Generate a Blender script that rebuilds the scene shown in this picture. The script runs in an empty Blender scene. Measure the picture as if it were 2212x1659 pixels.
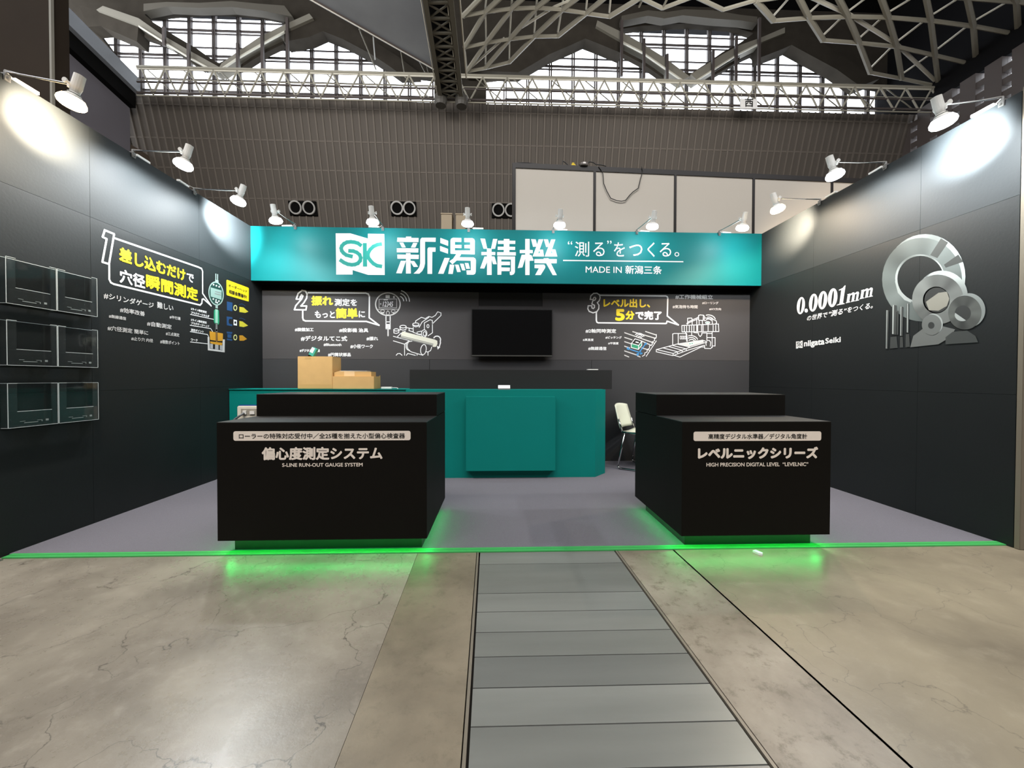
import bpy, bmesh, math, random
from mathutils import Vector, Matrix
random.seed(7)
SC = bpy.context.scene
COL = SC.collection

# ------------------------------------------------------------------ camera
F, CX, CY = 850.0, 1106.0, 829.5
CAM = Vector((2.81693, -2.31819, 1.02156))
RIGHT = Vector((0.99941, -0.034259, 0.002002)).normalized()
FWD = Vector((0.034283, 0.999315, -0.013911)).normalized()
UP = RIGHT.cross(FWD).normalized()
cd = bpy.data.cameras.new('camera'); cam = bpy.data.objects.new('camera', cd); COL.objects.link(cam)
cd.sensor_fit = 'HORIZONTAL'; cd.sensor_width = 36.0; cd.lens = 36.0*F/2212.0
cd.clip_start = 0.05; cd.clip_end = 300
m3 = Matrix((RIGHT, UP, -FWD)).transposed()
cam.matrix_world = Matrix.Translation(CAM) @ m3.to_4x4()
SC.camera = cam

# ------------------------------------------------------------------ view + world + large lights
SC.view_settings.view_transform = 'Standard'
SC.view_settings.look = 'None'
SC.view_settings.gamma = 1.0
SC.view_settings.use_curve_mapping = False
SC.view_settings.exposure = 0.0
SC.cycles.max_bounces = 8
SC.cycles.transparent_max_bounces = 24
SC.cycles.sample_clamp_indirect = 4.0
SC.cycles.caustics_reflective = False
SC.cycles.caustics_refractive = False
world = bpy.data.worlds.new('overcast_sky'); SC.world = world; world.use_nodes = True
bgn = world.node_tree.nodes['Background']
bgn.inputs['Color'].default_value = (0.95, 0.97, 1.0, 1); bgn.inputs['Strength'].default_value = 6.0

def area(name, loc, sx, sy, energy, color, rot=(0, 0, 0)):
    l = bpy.data.lights.new(name, 'AREA'); l.shape = 'RECTANGLE'; l.size = sx; l.size_y = sy
    l.energy = energy; l.color = color
    o = bpy.data.objects.new(name, l); o.location = loc; o.rotation_euler = rot; COL.objects.link(o); return o
# the hall's high-bay lighting, then floods added to brighten the far wall
area('hall_light', (3, -7, 15), 14, 5, 1900, (1.0, 0.95, 0.88))
area('far_wall_fill', (-9, 9, 17), 8, 5, 2600, (1.0, 0.95, 0.88), (math.radians(60), 0, 0))
area('far_wall_fill.001', (14, 9, 17), 8, 5, 2600, (1.0, 0.95, 0.88), (math.radians(60), 0, 0))
# fill light added behind the camera to brighten the far wall and roof frame
area('rear_fill_light', (3, -15.5, 20), 50, 12, 4500, (0.98, 0.97, 1.0), (math.radians(82), 0, 0))

# ------------------------------------------------------------------ pixel -> plane
def P(px, py, axis, val):
    d = RIGHT*((px-CX)/F) + FWD - UP*((py-CY)/F)
    i = 'xyz'.index(axis)
    return CAM + d*((val-CAM[i])/d[i])
def CR(ox, oy, s):
    """crop coordinates -> photograph pixels"""
    return lambda x, y: (ox+x/s, oy+y/s)
W = 5.94; H = 2.747; HB = 2.131; YB = 2.273; YK = 2.485

# ------------------------------------------------------------------ materials
def lin(c):
    return tuple((v/12.92 if v <= 0.04045 else ((v+0.055)/1.055)**2.4) for v in [x/255 for x in c])+(1,)
MATS = {}
def mat(name, rgb, rough=0.6, metal=0.0, spec=0.5, emit=None, estr=0, noise=None, bump=None, alpha=None):
    if name in MATS: return MATS[name]
    m = bpy.data.materials.new(name); m.use_nodes = True; nt = m.node_tree
    b = nt.nodes['Principled BSDF']
    b.inputs['Base Color'].default_value = lin(rgb)
    b.inputs['Roughness'].default_value = rough; b.inputs['Metallic'].default_value = metal
    b.inputs['Specular IOR Level'].default_value = spec
    if emit:
        b.inputs['Emission Color'].default_value = lin(emit); b.inputs['Emission Strength'].default_value = estr
    tc = None
    if noise or bump:
        tc = nt.nodes.new('ShaderNodeTexCoord')
    if noise:      # (scale, amount, vector stretch)
        mp = nt.nodes.new('ShaderNodeMapping'); mp.inputs['Scale'].default_value = noise[2] if len(noise) > 2 else (1, 1, 1)
        nz = nt.nodes.new('ShaderNodeTexNoise'); nz.inputs['Scale'].default_value = noise[0]; nz.inputs['Detail'].default_value = 6
        mx = nt.nodes.new('ShaderNodeMixRGB'); a = noise[1]
        c = lin(rgb)
        mx.inputs[1].default_value = tuple(max(0, v*(1-a)) for v in c[:3])+(1,)
        mx.inputs[2].default_value = tuple(v*(1+a) for v in c[:3])+(1,)
        nt.links.new(tc.outputs['Object'], mp.inputs[0]); nt.links.new(mp.outputs[0], nz.inputs['Vector'])
        nt.links.new(nz.outputs[0], mx.inputs[0]); nt.links.new(mx.outputs[0], b.inputs['Base Color'])
    if bump:       # (scale, strength)
        nz2 = nt.nodes.new('ShaderNodeTexNoise'); nz2.inputs['Scale'].default_value = bump[0]; nz2.inputs['Detail'].default_value = 4
        bp = nt.nodes.new('ShaderNodeBump'); bp.inputs['Strength'].default_value = bump[1]; bp.inputs['Distance'].default_value = 0.01
        nt.links.new(tc.outputs['Object'], nz2.inputs['Vector'])
        nt.links.new(nz2.outputs[0], bp.inputs['Height']); nt.links.new(bp.outputs[0], b.inputs['Normal'])
    MATS[name] = m; return m
def glassy(name, tint, gloss, rough=0.05, white=0.0):
    m = bpy.data.materials.new(name); m.use_nodes = True; nt = m.node_tree; nt.nodes.clear()
    out = nt.nodes.new('ShaderNodeOutputMaterial')
    tr = nt.nodes.new('ShaderNodeBsdfTransparent'); tr.inputs[0].default_value = tint+(1,)
    gl = nt.nodes.new('ShaderNodeBsdfGlossy'); gl.inputs['Roughness'].default_value = rough
    lw = nt.nodes.new('ShaderNodeLayerWeight'); lw.inputs[0].default_value = gloss
    mx = nt.nodes.new('ShaderNodeMixShader')
    nt.links.new(lw.outputs['Fresnel'], mx.inputs[0]); nt.links.new(tr.outputs[0], mx.inputs[1]); nt.links.new(gl.outputs[0], mx.inputs[2])
    last = mx
    if white:
        df = nt.nodes.new('ShaderNodeBsdfDiffuse'); df.inputs[0].default_value = (0.75, 0.85, 0.88, 1)
        m2 = nt.nodes.new('ShaderNodeMixShader'); m2.inputs[0].default_value = white
        nt.links.new(mx.outputs[0], m2.inputs[1]); nt.links.new(df.outputs[0], m2.inputs[2]); last = m2
    nt.links.new(last.outputs[0], out.inputs[0]); MATS[name] = m; return m
def concrete(name, c0, c1, c2, rough, crack=0.0, stain=0.5, sc=1.0):
    m = bpy.data.materials.new(name); m.use_nodes = True; nt = m.node_tree; N = nt.nodes.new; L = nt.links.new
    b = nt.nodes['Principled BSDF']; tc = N('ShaderNodeTexCoord')
    n1 = N('ShaderNodeTexNoise'); n1.inputs['Scale'].default_value = 1.3*sc; n1.inputs['Detail'].default_value = 8; n1.inputs['Roughness'].default_value = 0.62; n1.inputs['Distortion'].default_value = 0.25
    n2 = N('ShaderNodeTexNoise'); n2.inputs['Scale'].default_value = 9*sc; n2.inputs['Detail'].default_value = 8; n2.inputs['Roughness'].default_value = 0.75
    L(tc.outputs['Object'], n1.inputs['Vector']); L(tc.outputs['Object'], n2.inputs['Vector'])
    r1 = N('ShaderNodeValToRGB'); r1.color_ramp.elements[0].position = 0.36; r1.color_ramp.elements[1].position = 0.66
    r1.color_ramp.elements[0].color = lin(c0); r1.color_ramp.elements[1].color = lin(c1); L(n1.outputs[0], r1.inputs[0])
    r2 = N('ShaderNodeValToRGB'); r2.color_ramp.elements[0].position = 0.53; r2.color_ramp.elements[1].position = 0.68
    r2.color_ramp.elements[0].color = (0, 0, 0, 1); r2.color_ramp.elements[1].color = (1, 1, 1, 1); L(n2.outputs[0], r2.inputs[0])
    mu = N('ShaderNodeMath'); mu.operation = 'MULTIPLY'; mu.inputs[1].default_value = stain; L(r2.outputs[0], mu.inputs[0])
    mx = N('ShaderNodeMixRGB'); mx.inputs[2].default_value = lin(c2); L(mu.outputs[0], mx.inputs[0]); L(r1.outputs[0], mx.inputs[1])
    last = mx
    if crack:
        vo = N('ShaderNodeTexVoronoi'); vo.feature = 'DISTANCE_TO_EDGE'; vo.inputs['Scale'].default_value = 1.9
        ad = N('ShaderNodeVectorMath'); ad.operation = 'MULTIPLY_ADD'; ad.inputs[1].default_value = (0.55, 0.55, 0.55)
        n3 = N('ShaderNodeTexNoise'); n3.inputs['Scale'].default_value = 3.5; n3.inputs['Detail'].default_value = 6
        L(tc.outputs['Object'], n3.inputs['Vector']); L(n3.outputs['Color'], ad.inputs[0]); L(tc.outputs['Object'], ad.inputs[2]); L(ad.outputs[0], vo.inputs['Vector'])
        cr = N('ShaderNodeValToRGB'); cr.color_ramp.elements[0].position = 0.0; cr.color_ramp.elements[1].position = 0.006
        cr.color_ramp.elements[0].color = (1, 1, 1, 1); cr.color_ramp.elements[1].color = (0, 0, 0, 1); L(vo.outputs['Distance'], cr.inputs[0])
        gate = N('ShaderNodeValToRGB'); gate.color_ramp.elements[0].position = 0.44; gate.color_ramp.elements[1].position = 0.50; L(n1.outputs[0], gate.inputs[0])
        m1 = N('ShaderNodeMath'); m1.operation = 'MULTIPLY'; L(cr.outputs[0], m1.inputs[0]); L(gate.outputs[0], m1.inputs[1])
        m2 = N('ShaderNodeMath'); m2.operation = 'MULTIPLY'; m2.inputs[1].default_value = crack; L(m1.outputs[0], m2.inputs[0])
        mc = N('ShaderNodeMixRGB'); mc.inputs[2].default_value = lin((70, 66, 60)); L(m2.outputs[0], mc.inputs[0]); L(mx.outputs[0], mc.inputs[1]); last = mc
    L(last.outputs[0], b.inputs['Base Color'])
    ra = N('ShaderNodeMapRange'); ra.inputs['To Min'].default_value = rough-0.08; ra.inputs['To Max'].default_value = rough+0.18; L(n2.outputs[0], ra.inputs['Value']); L(ra.outputs[0], b.inputs['Roughness'])
    b.inputs['Specular IOR Level'].default_value = 0.5
    bp = N('ShaderNodeBump'); bp.inputs['Strength'].default_value = 0.12; bp.inputs['Distance'].default_value = 0.01; L(n2.outputs[0], bp.inputs['Height']); L(bp.outputs[0], b.inputs['Normal'])
    MATS[name] = m; return m

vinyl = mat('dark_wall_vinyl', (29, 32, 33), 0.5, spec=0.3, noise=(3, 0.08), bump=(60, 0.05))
vinyl_top = mat('dark_wall_vinyl_sheen', (37, 41, 43), 0.6, spec=0.25, noise=(3, 0.08), bump=(60, 0.05))  # same wall vinyl made lighter: lamp sheen put into the colour
vinyl_back = mat('lit_black_vinyl', (68, 66, 67), 0.55, spec=0.3, noise=(2, 0.1), bump=(60, 0.04))  # black vinyl like the side walls, lamp light painted into its colour
vinyl_low = mat('lit_black_vinyl_lower', (56, 56, 58), 0.55, spec=0.3, noise=(2, 0.1))  # same black vinyl, the lower tier's weaker light painted in
black = mat('matte_black_laminate', (16, 14, 11), 0.6, spec=0.12, noise=(40, 0.1))
black_top = mat('black_laminate_top', (34, 34, 34), 0.42, spec=0.5)
blackest = mat('flat_black', (8, 8, 8), 0.9, spec=0.1)
charc = mat('charcoal_board', (32, 32, 32), 0.6, spec=0.3)
teal = mat('teal_laminate', (0, 118, 111), 0.55, spec=0.2, noise=(4, 0.05))
teal_f = mat('teal_fascia', (0, 112, 114), 0.5, spec=0.25)
white = mat('white_print', (236, 238, 240), 0.5)
white_d = mat('grey_white_print', (205, 205, 205), 0.5)
grey_p = mat('grey_print', (120, 122, 122), 0.5)
yellow = mat('yellow_print', (250, 222, 30), 0.5)
blackp = mat('black_print', (25, 25, 25), 0.5)
cream = mat('cream_plate', (238, 226, 214), 0.5)
wplast = mat('white_plastic', (225, 225, 222), 0.4)
chrome = mat('chrome_steel', (200, 200, 200), 0.15, metal=1.0)
steel = mat('brushed_steel', (150, 150, 148), 0.35, metal=0.8)
card = mat('brown_cardboard', (205, 168, 112), 0.8, spec=0.2, noise=(12, 0.08))
card_t = mat('cardboard_tape', (196, 160, 104), 0.35)
greenp = mat('green_print', (40, 150, 110), 0.5)
bluep = mat('blue_print', (60, 150, 215), 0.5)
dblue = mat('dark_blue_print', (30, 75, 125), 0.5)
gold = mat('gold_print', (205, 150, 40), 0.5)
tape = mat('green_tape', (66, 165, 88), 0.4)
tape2 = mat('green_tape_edge', (20, 150, 60), 0.4)
ribm = mat('ribbed_wall_cladding', (82, 77, 72), 0.7, spec=0.2, noise=(0.3, 0.12))
ribm2 = mat('ribbed_wall_rib', (98, 92, 86), 0.7, spec=0.2)
gable = mat('dark_fireproofing', (58, 54, 48), 0.9, spec=0.1, noise=(1.2, 0.35), bump=(3, 0.6))
beamm = mat('grey_beam_paint', (128, 125, 115), 0.6, spec=0.3)
beaml = mat('light_beam_flange', (205, 203, 190), 0.5)
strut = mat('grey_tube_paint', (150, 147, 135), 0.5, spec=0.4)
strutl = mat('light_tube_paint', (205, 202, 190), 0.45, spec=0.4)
deck = mat('black_roof_deck', (18, 18, 20), 0.9, spec=0.1)
mull = mat('mullion_paint', (75, 68, 66), 0.6)
soffit = mat('grey_sheet_soffit', (138, 143, 150), 0.3, spec=0.7, noise=(0.25, 0.45))
glass = glassy('window_glass', (0.96, 0.98, 1.0), 0.15)
acryl = glassy('clear_acrylic', (0.97, 0.985, 0.985), 0.20, 0.04, 0.015)
acryl_e = mat('acrylic_edge', (228, 238, 240), 0.2, spec=0.8)
panelw = mat('white_booth_panel', (206, 200, 190), 0.6, spec=0.3)
darkbr = mat('dark_brown_panel', (52, 44, 36), 0.8, spec=0.2, noise=(2, 0.15))
hallw = mat('dim_grey_wall', (96, 94, 102), 0.8, noise=(0.5, 0.08))
carpetm = mat('grey_needle_carpet', (112, 110, 118), 0.95, spec=0.1, noise=(260, 0.22), bump=(300, 0.5))
slab_l = concrete('worn_concrete_left', (108, 101, 92), (146, 139, 127), (172, 165, 152), 0.24, crack=0.9, stain=0.3)
slab_s = concrete('stained_concrete_strip', (100, 91, 78), (132, 122, 105), (84, 76, 63), 0.36, stain=0.45, sc=1.6)
slab_s2 = concrete('pitted_concrete_strip', (108, 98, 86), (152, 143, 129), (80, 70, 55), 0.36, stain=0.75, sc=1.4)
slab_r = concrete('worn_concrete_right', (116, 107, 92), (148, 138, 118), (166, 156, 136), 0.28, crack=0.5, stain=0.3)
platem = []
for i in range(3):
    c = [(120, 121, 117), (130, 131, 127), (110, 111, 108)][i]
    platem.append(mat('trench_plate_metal_%s' % 'abc'[i], c, 0.38, metal=0.25, spec=0.5, noise=(2.6, 0.32, (0.35, 2.5, 1)), bump=(18, 0.06)))

# ------------------------------------------------------------------ mesh builder
class MB:
    def __init__(s): s.v = []; s.f = []
    def box(s, a, b):
        x0, y0, z0 = [min(a[i], b[i]) for i in range(3)]; x1, y1, z1 = [max(a[i], b[i]) for i in range(3)]
        n = len(s.v)
        s.v += [(x0, y0, z0), (x1, y0, z0), (x1, y1, z0), (x0, y1, z0), (x0, y0, z1), (x1, y0, z1), (x1, y1, z1), (x0, y1, z1)]
        s.f += [tuple(n+i for i in q) for q in [(0, 3, 2, 1), (4, 5, 6, 7), (0, 1, 5, 4), (1, 2, 6, 5), (2, 3, 7, 6), (3, 0, 4, 7)]]
        return s
    def prism(s, pts, d):
        """pts: closed 3-D outline, extruded by vector d"""
        n = len(s.v); k = len(pts); d = Vector(d)
        s.v += [tuple(p) for p in pts]+[tuple(Vector(p)+d) for p in pts]
        s.f += [tuple(n+i for i in range(k)), tuple(n+k+i for i in reversed(range(k)))]
        for i in range(k): j = (i+1) % k; s.f.append((n+i, n+k+i, n+k+j, n+j))
        return s
    def tube(s, a, b, r, k=8, r2=None):
        a = Vector(a); b = Vector(b); d = (b-a).normalized(); r2 = r if r2 is None else r2
        u = d.cross(Vector((0, 0, 1))) if abs(d.z) < 0.95 else d.cross(Vector((1, 0, 0)))
        u.normalize(); w = d.cross(u); n = len(s.v)
        for p, rr in ((a, r), (b, r2)):
            for i in range(k):
                t = 2*math.pi*i/k+math.pi/k; s.v.append(tuple(p+u*math.cos(t)*rr+w*math.sin(t)*rr))
        s.f += [tuple(n+i for i in reversed(range(k))), tuple(n+k+i for i in range(k))]
        for i in range(k): j = (i+1) % k; s.f.append((n+i, n+j, n+k+j, n+k+i))
        return s
    def path(s, pts, r, k=6):
        for i in range(len(pts)-1): s.tube(pts[i], pts[i+1], r, k)
        return s
    def lathe(s, prof, k=20, c=(0, 0, 0)):
        """prof: (radius, z) list"""
        n = len(s.v)
        for r, z in prof:
            for i in range(k):
                t = 2*math.pi*i/k; s.v.append((c[0]+r*math.cos(t), c[1]+r*math.sin(t), c[2]+z))
        for j in range(len(prof)-1):
            for i in range(k):
                i2 = (i+1) % k; s.f.append((n+j*k+i, n+j*k+i2, n+(j+1)*k+i2, n+(j+1)*k+i))
        s.f.append(tuple(n+i for i in reversed(range(k)))); s.f.append(tuple(n+(len(prof)-1)*k+i for i in range(k)))
        return s
    def xform(s, M):
        s.v = [tuple(M @ Vector(p)) for p in s.v]; return s
    def build(s, name, m, parent=None, smooth=False, bevel=0):
        me = bpy.data.meshes.new(name); me.from_pydata([tuple(p) for p in s.v], [], s.f); me.update()
        bm = bmesh.new(); bm.from_mesh(me); bmesh.ops.recalc_face_normals(bm, faces=bm.faces)
        if bevel:
            bmesh.ops.bevel(bm, geom=[e for e in bm.edges], offset=bevel, segments=2, affect='EDGES')
        bm.to_mesh(me); bm.free()
        if smooth:
            for p in me.polygons: p.use_smooth = True
        me.materials.append(m)
        o = bpy.data.objects.new(name, me); COL.objects.link(o)
        if parent: o.parent = parent; o.matrix_parent_inverse = parent.matrix_basis.inverted()
        return o
def tag(o, label=None, cat=None, group=None, kind=None):
    if label: o['label'] = label
    if cat: o['category'] = cat
    if group: o['group'] = group
    if kind: o['kind'] = kind
    return o
def empty(name, loc, label=None, cat=None, group=None, kind=None, rz=0):
    o = bpy.data.objects.new(name, None); o.location = loc; o.rotation_euler = (0, 0, rz); o.empty_display_size = 0.1
    COL.objects.link(o); return tag(o, label, cat, group, kind)
def box(name, a, b, m, parent=None, bevel=0): return MB().box(a, b).build(name, m, parent, bevel=bevel)
def copy_tree(o, parent=None):
    c = o.copy(); COL.objects.link(c)
    if parent: c.parent = parent
    for ch in [x for x in bpy.data.objects if x.parent == o and x.name not in SKIP]:
        copy_tree(ch, c)
    return c
SKIP = set()

# ------------------------------------------------------------------ flat print on planes
class Plane:
    """maps (u,v) in metres on a wall face to world; u runs rightwards as seen"""
    def __init__(s, axis, val, off, flip=1): s.axis = axis; s.val = val; s.off = off; s.flip = flip
    def uv(s, px, py):
        q = P(px, py, s.axis, s.val)
        return ((q.x if s.axis == 'y' else q.y*s.flip), q.z)
    def w(s, u, v, lift=0):
        if s.axis == 'y': return (u, s.val-(s.off+lift), v)
        return (s.val+(s.off+lift)*(1 if s.flip == 1 else -1), u*s.flip, v)
def print_mesh(pl, verts, faces, name, m, parent, lift):
    me = bpy.data.meshes.new(name); me.from_pydata([pl.w(q[0], q[1], lift+(q[2] if len(q) > 2 else 0)) for q in verts], [], faces); me.update()
    me.materials.append(m); o = bpy.data.objects.new(name, me); COL.objects.link(o)
    if parent: o.parent = parent; o.matrix_parent_inverse = parent.matrix_basis.inverted()
    return o
def strokes(pl, lines, wd, m, parent, name='drawing', lift=0.0, conv=None):
    """polylines in pixels drawn as flat ribbons wd metres wide"""
    V = []; Fc = []
    for ln in lines:
        pts = [pl.uv(*(conv(*p) if conv else p)) for p in ln]
        for i in range(len(pts)-1):
            (x0, y0), (x1, y1) = pts[i], pts[i+1]; dx, dy = x1-x0, y1-y0; L = math.hypot(dx, dy)
            if L < 1e-6: continue
            dx /= L; dy /= L; e = wd*0.32; h = wd/2
            x0 -= dx*e; y0 -= dy*e; x1 += dx*e; y1 += dy*e; n = len(V)
            e = (i % 3)*0.00008; V += [(x0-dy*h, y0+dx*h, e), (x1-dy*h, y1+dx*h, e), (x1+dy*h, y1-dx*h, e), (x0+dy*h, y0-dx*h, e)]; Fc.append((n, n+1, n+2, n+3))
    return print_mesh(pl, V, Fc, name, m, parent, lift)
def curve_mesh(loops, ext=0.0):
    cu = bpy.data.curves.new('tmp', 'CURVE'); cu.dimensions = '2D'; cu.fill_mode = 'BOTH'; cu.extrude = ext
    for lp in loops:
        sp = cu.splines.new('POLY'); sp.points.add(len(lp)-1)
        for i, p in enumerate(lp): sp.points[i].co = (p[0], p[1], 0, 1)
        sp.use_cyclic_u = True
    o = bpy.data.objects.new('tmp', cu); COL.objects.link(o)
    dg = bpy.context.evaluated_depsgraph_get(); dg.update()
    me = bpy.data.meshes.new_from_object(o.evaluated_get(dg)); bpy.data.objects.remove(o); bpy.data.curves.remove(cu)
    return me
def shape(pl, loops, m, parent, name='printed_shape', lift=0.0, conv=None):
    lp = [[pl.uv(*(conv(*p) if conv else p)) for p in l] for l in loops]
    me = curve_mesh(lp)
    vs = [(v.co.x, v.co.y) for v in me.vertices]; fs = [tuple(p.vertices) for p in me.polygons]
    bpy.data.meshes.remove(me)
    return print_mesh(pl, vs, fs, name, m, parent, lift)
def polys(pl, plist, m, parent, name='printed_shape', lift=0.0, conv=None):
    """several simple polygons joined, one print"""
    V = []; Fc = []
    for p in plist:
        n = len(V); V += [pl.uv(*(conv(*q) if conv else q)) for q in p]; Fc.append(tuple(range(n, n+len(p))))
    return print_mesh(pl, V, Fc, name, m, parent, lift)
def ell(cx, cy, rx, ry, n=40, a0=0, a1=360, tilt=0):
    out = []
    for i in range(n+(0 if abs(a1-a0) == 360 else 1)):
        t = math.radians(a0+(a1-a0)*i/n); x = rx*math.cos(t); y = ry*math.sin(t)
        out.append((cx+x*math.cos(tilt)-y*math.sin(tilt), cy+x*math.sin(tilt)+y*math.cos(tilt)))
    return out
def text_mesh(s, bold=0.0, outline=0.0, shear=0.0):
    cu = bpy.data.curves.new('tmp', 'FONT'); cu.body = s; cu.resolution_u = 3; cu.offset = bold; cu.shear = shear
    if outline:
        cu.fill_mode = 'NONE'; cu.bevel_depth = outline; cu.bevel_resolution = 0; cu.offset = 0.03
    o = bpy.data.objects.new('tmp', cu); COL.objects.link(o)
    dg = bpy.context.evaluated_depsgraph_get(); dg.update()
    me = bpy.data.meshes.new_from_object(o.evaluated_get(dg)); bpy.data.objects.remove(o); bpy.data.curves.remove(cu)
    return me
def text(pl, s, xl, xr, yt, yb, m, parent, bold=0.02, conv=None, name='lettering', lift=0.0006, outline=0, shear=0):
    """fit a line of text to the box whose left edge runs from (xl,yt) to (xl,yb) in pixels"""
    cv = conv or (lambda x, y: (x, y))
    u0, v1 = pl.uv(*cv(xl, yt)); _, v0 = pl.uv(*cv(xl, yb)); u1, _ = pl.uv(*cv(xr, yt))
    me = text_mesh(s, 0.0, outline, shear)
    xs = [v.co.x for v in me.vertices]; ys = [v.co.y for v in me.vertices]
    if not xs: return None
    a, b, c, d = min(xs), max(xs), min(ys), max(ys)
    vs = [(u0+(v.co.x-a)/(b-a)*(u1-u0), v0+(v.co.y-c)/(d-c)*(v1-v0)) for v in me.vertices]
    fs = [tuple(p.vertices) for p in me.polygons]; bpy.data.meshes.remove(me)
    # heavier weights: the outline repeated in a small ring, then squeezed back into the box
    if bold > 0.006:
        r = (v1-v0)*bold*1.15; k = 8; V = []; Q = []
        uc, vc = (u0+u1)/2, (v0+v1)/2; ku = max(0.5, (abs(u1-u0)-2*r)/abs(u1-u0)); kv = (abs(v1-v0)-2*r)/abs(v1-v0)
        for i in range(k+1):
            a_ = 2*math.pi*i/k; dx = 0 if i == k else math.cos(a_)*r; dy = 0 if i == k else math.sin(a_)*r; n = len(V)
            V += [(uc+(x-uc)*ku+dx, vc+(y-vc)*kv+dy, i*0.00007) for x, y in vs]; Q += [tuple(n+j for j in f) for f in fs]
        vs, fs = V, Q
    return print_mesh(pl, vs, fs, name, m, parent, lift)

# ================================================================== FLOOR
floor = box('floor', (-30, -18, -0.12), (36, 34, -0.03), mat('joint_dark', (50, 46, 42), 0.9)); tag(floor, kind='structure')
def fl(px, py): q = P(px, py, 'z', 0); return (q.x, q.y)
def ext(p, q, y):     # point on line p-q at depth y
    t = (y-p[1])/(q[1]-p[1]); return (p[0]+(q[0]-p[0])*t, y)
tl = (fl(1037, 1200), fl(1012, 1659)); tr = (fl(1331, 1196), fl(1665, 1659))
sl = (fl(900, 1202), fl(723, 1659)); sr = (fl(1462, 1196), fl(1968, 1659))
Y0, Y1, YN = -16.0, 32.0, -2.3
def slab(pts, m):
    return MB().prism([(x, y, 0) for x, y in pts], (0, 0, -0.04)).build('slab', m, floor)
g = 0.0015; tf = 0.022
slab([(-29, Y0), (ext(*sl, Y0)[0]-g, Y0), (ext(*sl, Y1)[0]-g, Y1), (-29, Y1)], slab_l)
slab([(ext(*sl, Y0)[0], Y0), (ext(*tl, Y0)[0]-tf, Y0), (ext(*tl, Y1)[0]-tf, Y1), (ext(*sl, Y1)[0], Y1)], slab_s)
slab([(ext(*tr, Y0)[0]+tf, Y0), (ext(*sr, Y0)[0]-g, Y0), (ext(*sr, Y1)[0]-g, Y1), (ext(*tr, Y1)[0]+tf, Y1)], slab_s2)
slab([(ext(*sr, Y0)[0], Y0), (35, Y0), (35, Y1), (ext(*sr, Y1)[0], Y1)], slab_r)
# trench frame angles and cover plates
for side, ln in ((-1, tl), (1, tr)):
    a = ext(*ln, Y0)[0]; b = ext(*ln, Y1)[0]; s0 = side*0.008; s1 = side*(tf-0.004)
    MB().prism([(a+s0, Y0, 0.001), (a+s1, Y0, 0.001), (b+s1, Y1, 0.001), (b+s0, Y1, 0.001)], (0, 0, -0.04)).build('trench_frame', mat('frame_metal', (128, 120, 108), 0.45, metal=0.3), floor)
joints = [fl(1030, y)[1] for y in (1219, 1282, 1322, 1366, 1419, 1486, 1569.5, 1668)]
ys = [0.62, 0.40, 0.18] + joints
stp = 0.2
while ys[-1] > -4: ys.append(ys[-1]-0.19)
for i in range(len(ys)-1):
    y1, y0 = ys[i]-0.0022, ys[i+1]+0.0022
    sk = (fl(1545, 1475)[1]-fl(1022, 1486)[1])     # the plates sit slightly skewed to the booth
    p = [(ext(*tl, y0)[0], y0), (ext(*tr, y0+sk)[0], y0+sk), (ext(*tr, y1+sk)[0], y1+sk), (ext(*tl, y1)[0], y1)]
    MB().prism([(x, y, random.uniform(-0.0012, 0.0012)) if 0 else (x, y, -0.001) for x, y in p], (0, 0, -0.03)).build('cover_plate', platem[(i*2) % 3 if i % 4 else 1], floor)

# carpet and green edging
cp = MB().box((0, 0.0345, 0.0), (W, YK, 0.006)).build('carpet', carpetm)
tag(cp, 'grey needle-felt carpet covering the booth floor behind the green tape', 'carpet')
tp = empty('edging_tape', (W/2, 0.0, 0), 'bright green tape strip along the front edge of the grey carpet', 'tape')
def strip(y0, y1, z, m, nm): MB().box((0.02, y0, 0.0), (W-0.0, y1, z)).build(nm, m, tp)
strip(-0.018, 0.008, 0.007, tape, 'tape_band'); strip(0.010, 0.0335, 0.008, tape, 'tape_band')
strip(0.0079, 0.0101, 0.0062, tape2, 'tape_seam')

# ================================================================== BOOTH WALLS
def wall(name, parts):
    o = empty(name, parts[0][0]); tag(o, kind='structure')
    for a, b, m in parts: MB().box(a, b).build('panel', m, o, bevel=0.0006)
    lo = [min(p[0][i] for p in parts) for i in range(3)]; hi = [max(p[1][i] for p in parts) for i in range(3)]
    if name == 'wall_back': lo[1] += 0.041; hi[1] += 0.02
    elif name == 'wall_left': hi[0] = lo[0]-0.0005; lo[0] -= 0.02
    else: lo[0] = hi[0]+0.0005; hi[0] += 0.02
    MB().box(lo, hi).build('seam_light_block', blackest, o)  # unseen board added to stop light leaking through the panel seams
    return o
YF = -0.22
gp = 0.0008
def side_wall(name, xa, xb, y0):
    parts = []
    yy = [y0]+[y for y in (0.51, 1.50) if y > y0+0.2]+[YK+0.02]
    for j in range(len(yy)-1):
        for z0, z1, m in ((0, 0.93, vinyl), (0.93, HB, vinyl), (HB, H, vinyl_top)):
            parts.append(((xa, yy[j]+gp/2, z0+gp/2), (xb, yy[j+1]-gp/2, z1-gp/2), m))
    return wall(name, parts)
wl = side_wall('wall_left', -0.04, 0.0, YF)
wr = side_wall('wall_right', W, W+0.04, -0.05)
ZT = P(800, 629, 'y', YK).z; ZM = P(1300, 778, 'y', YK).z
xa, xb = P(1034, 640, 'y', YK).x, P(1172, 640, 'y', YK).x; ZC = P(1100, 661, 'y', YK).z
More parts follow.
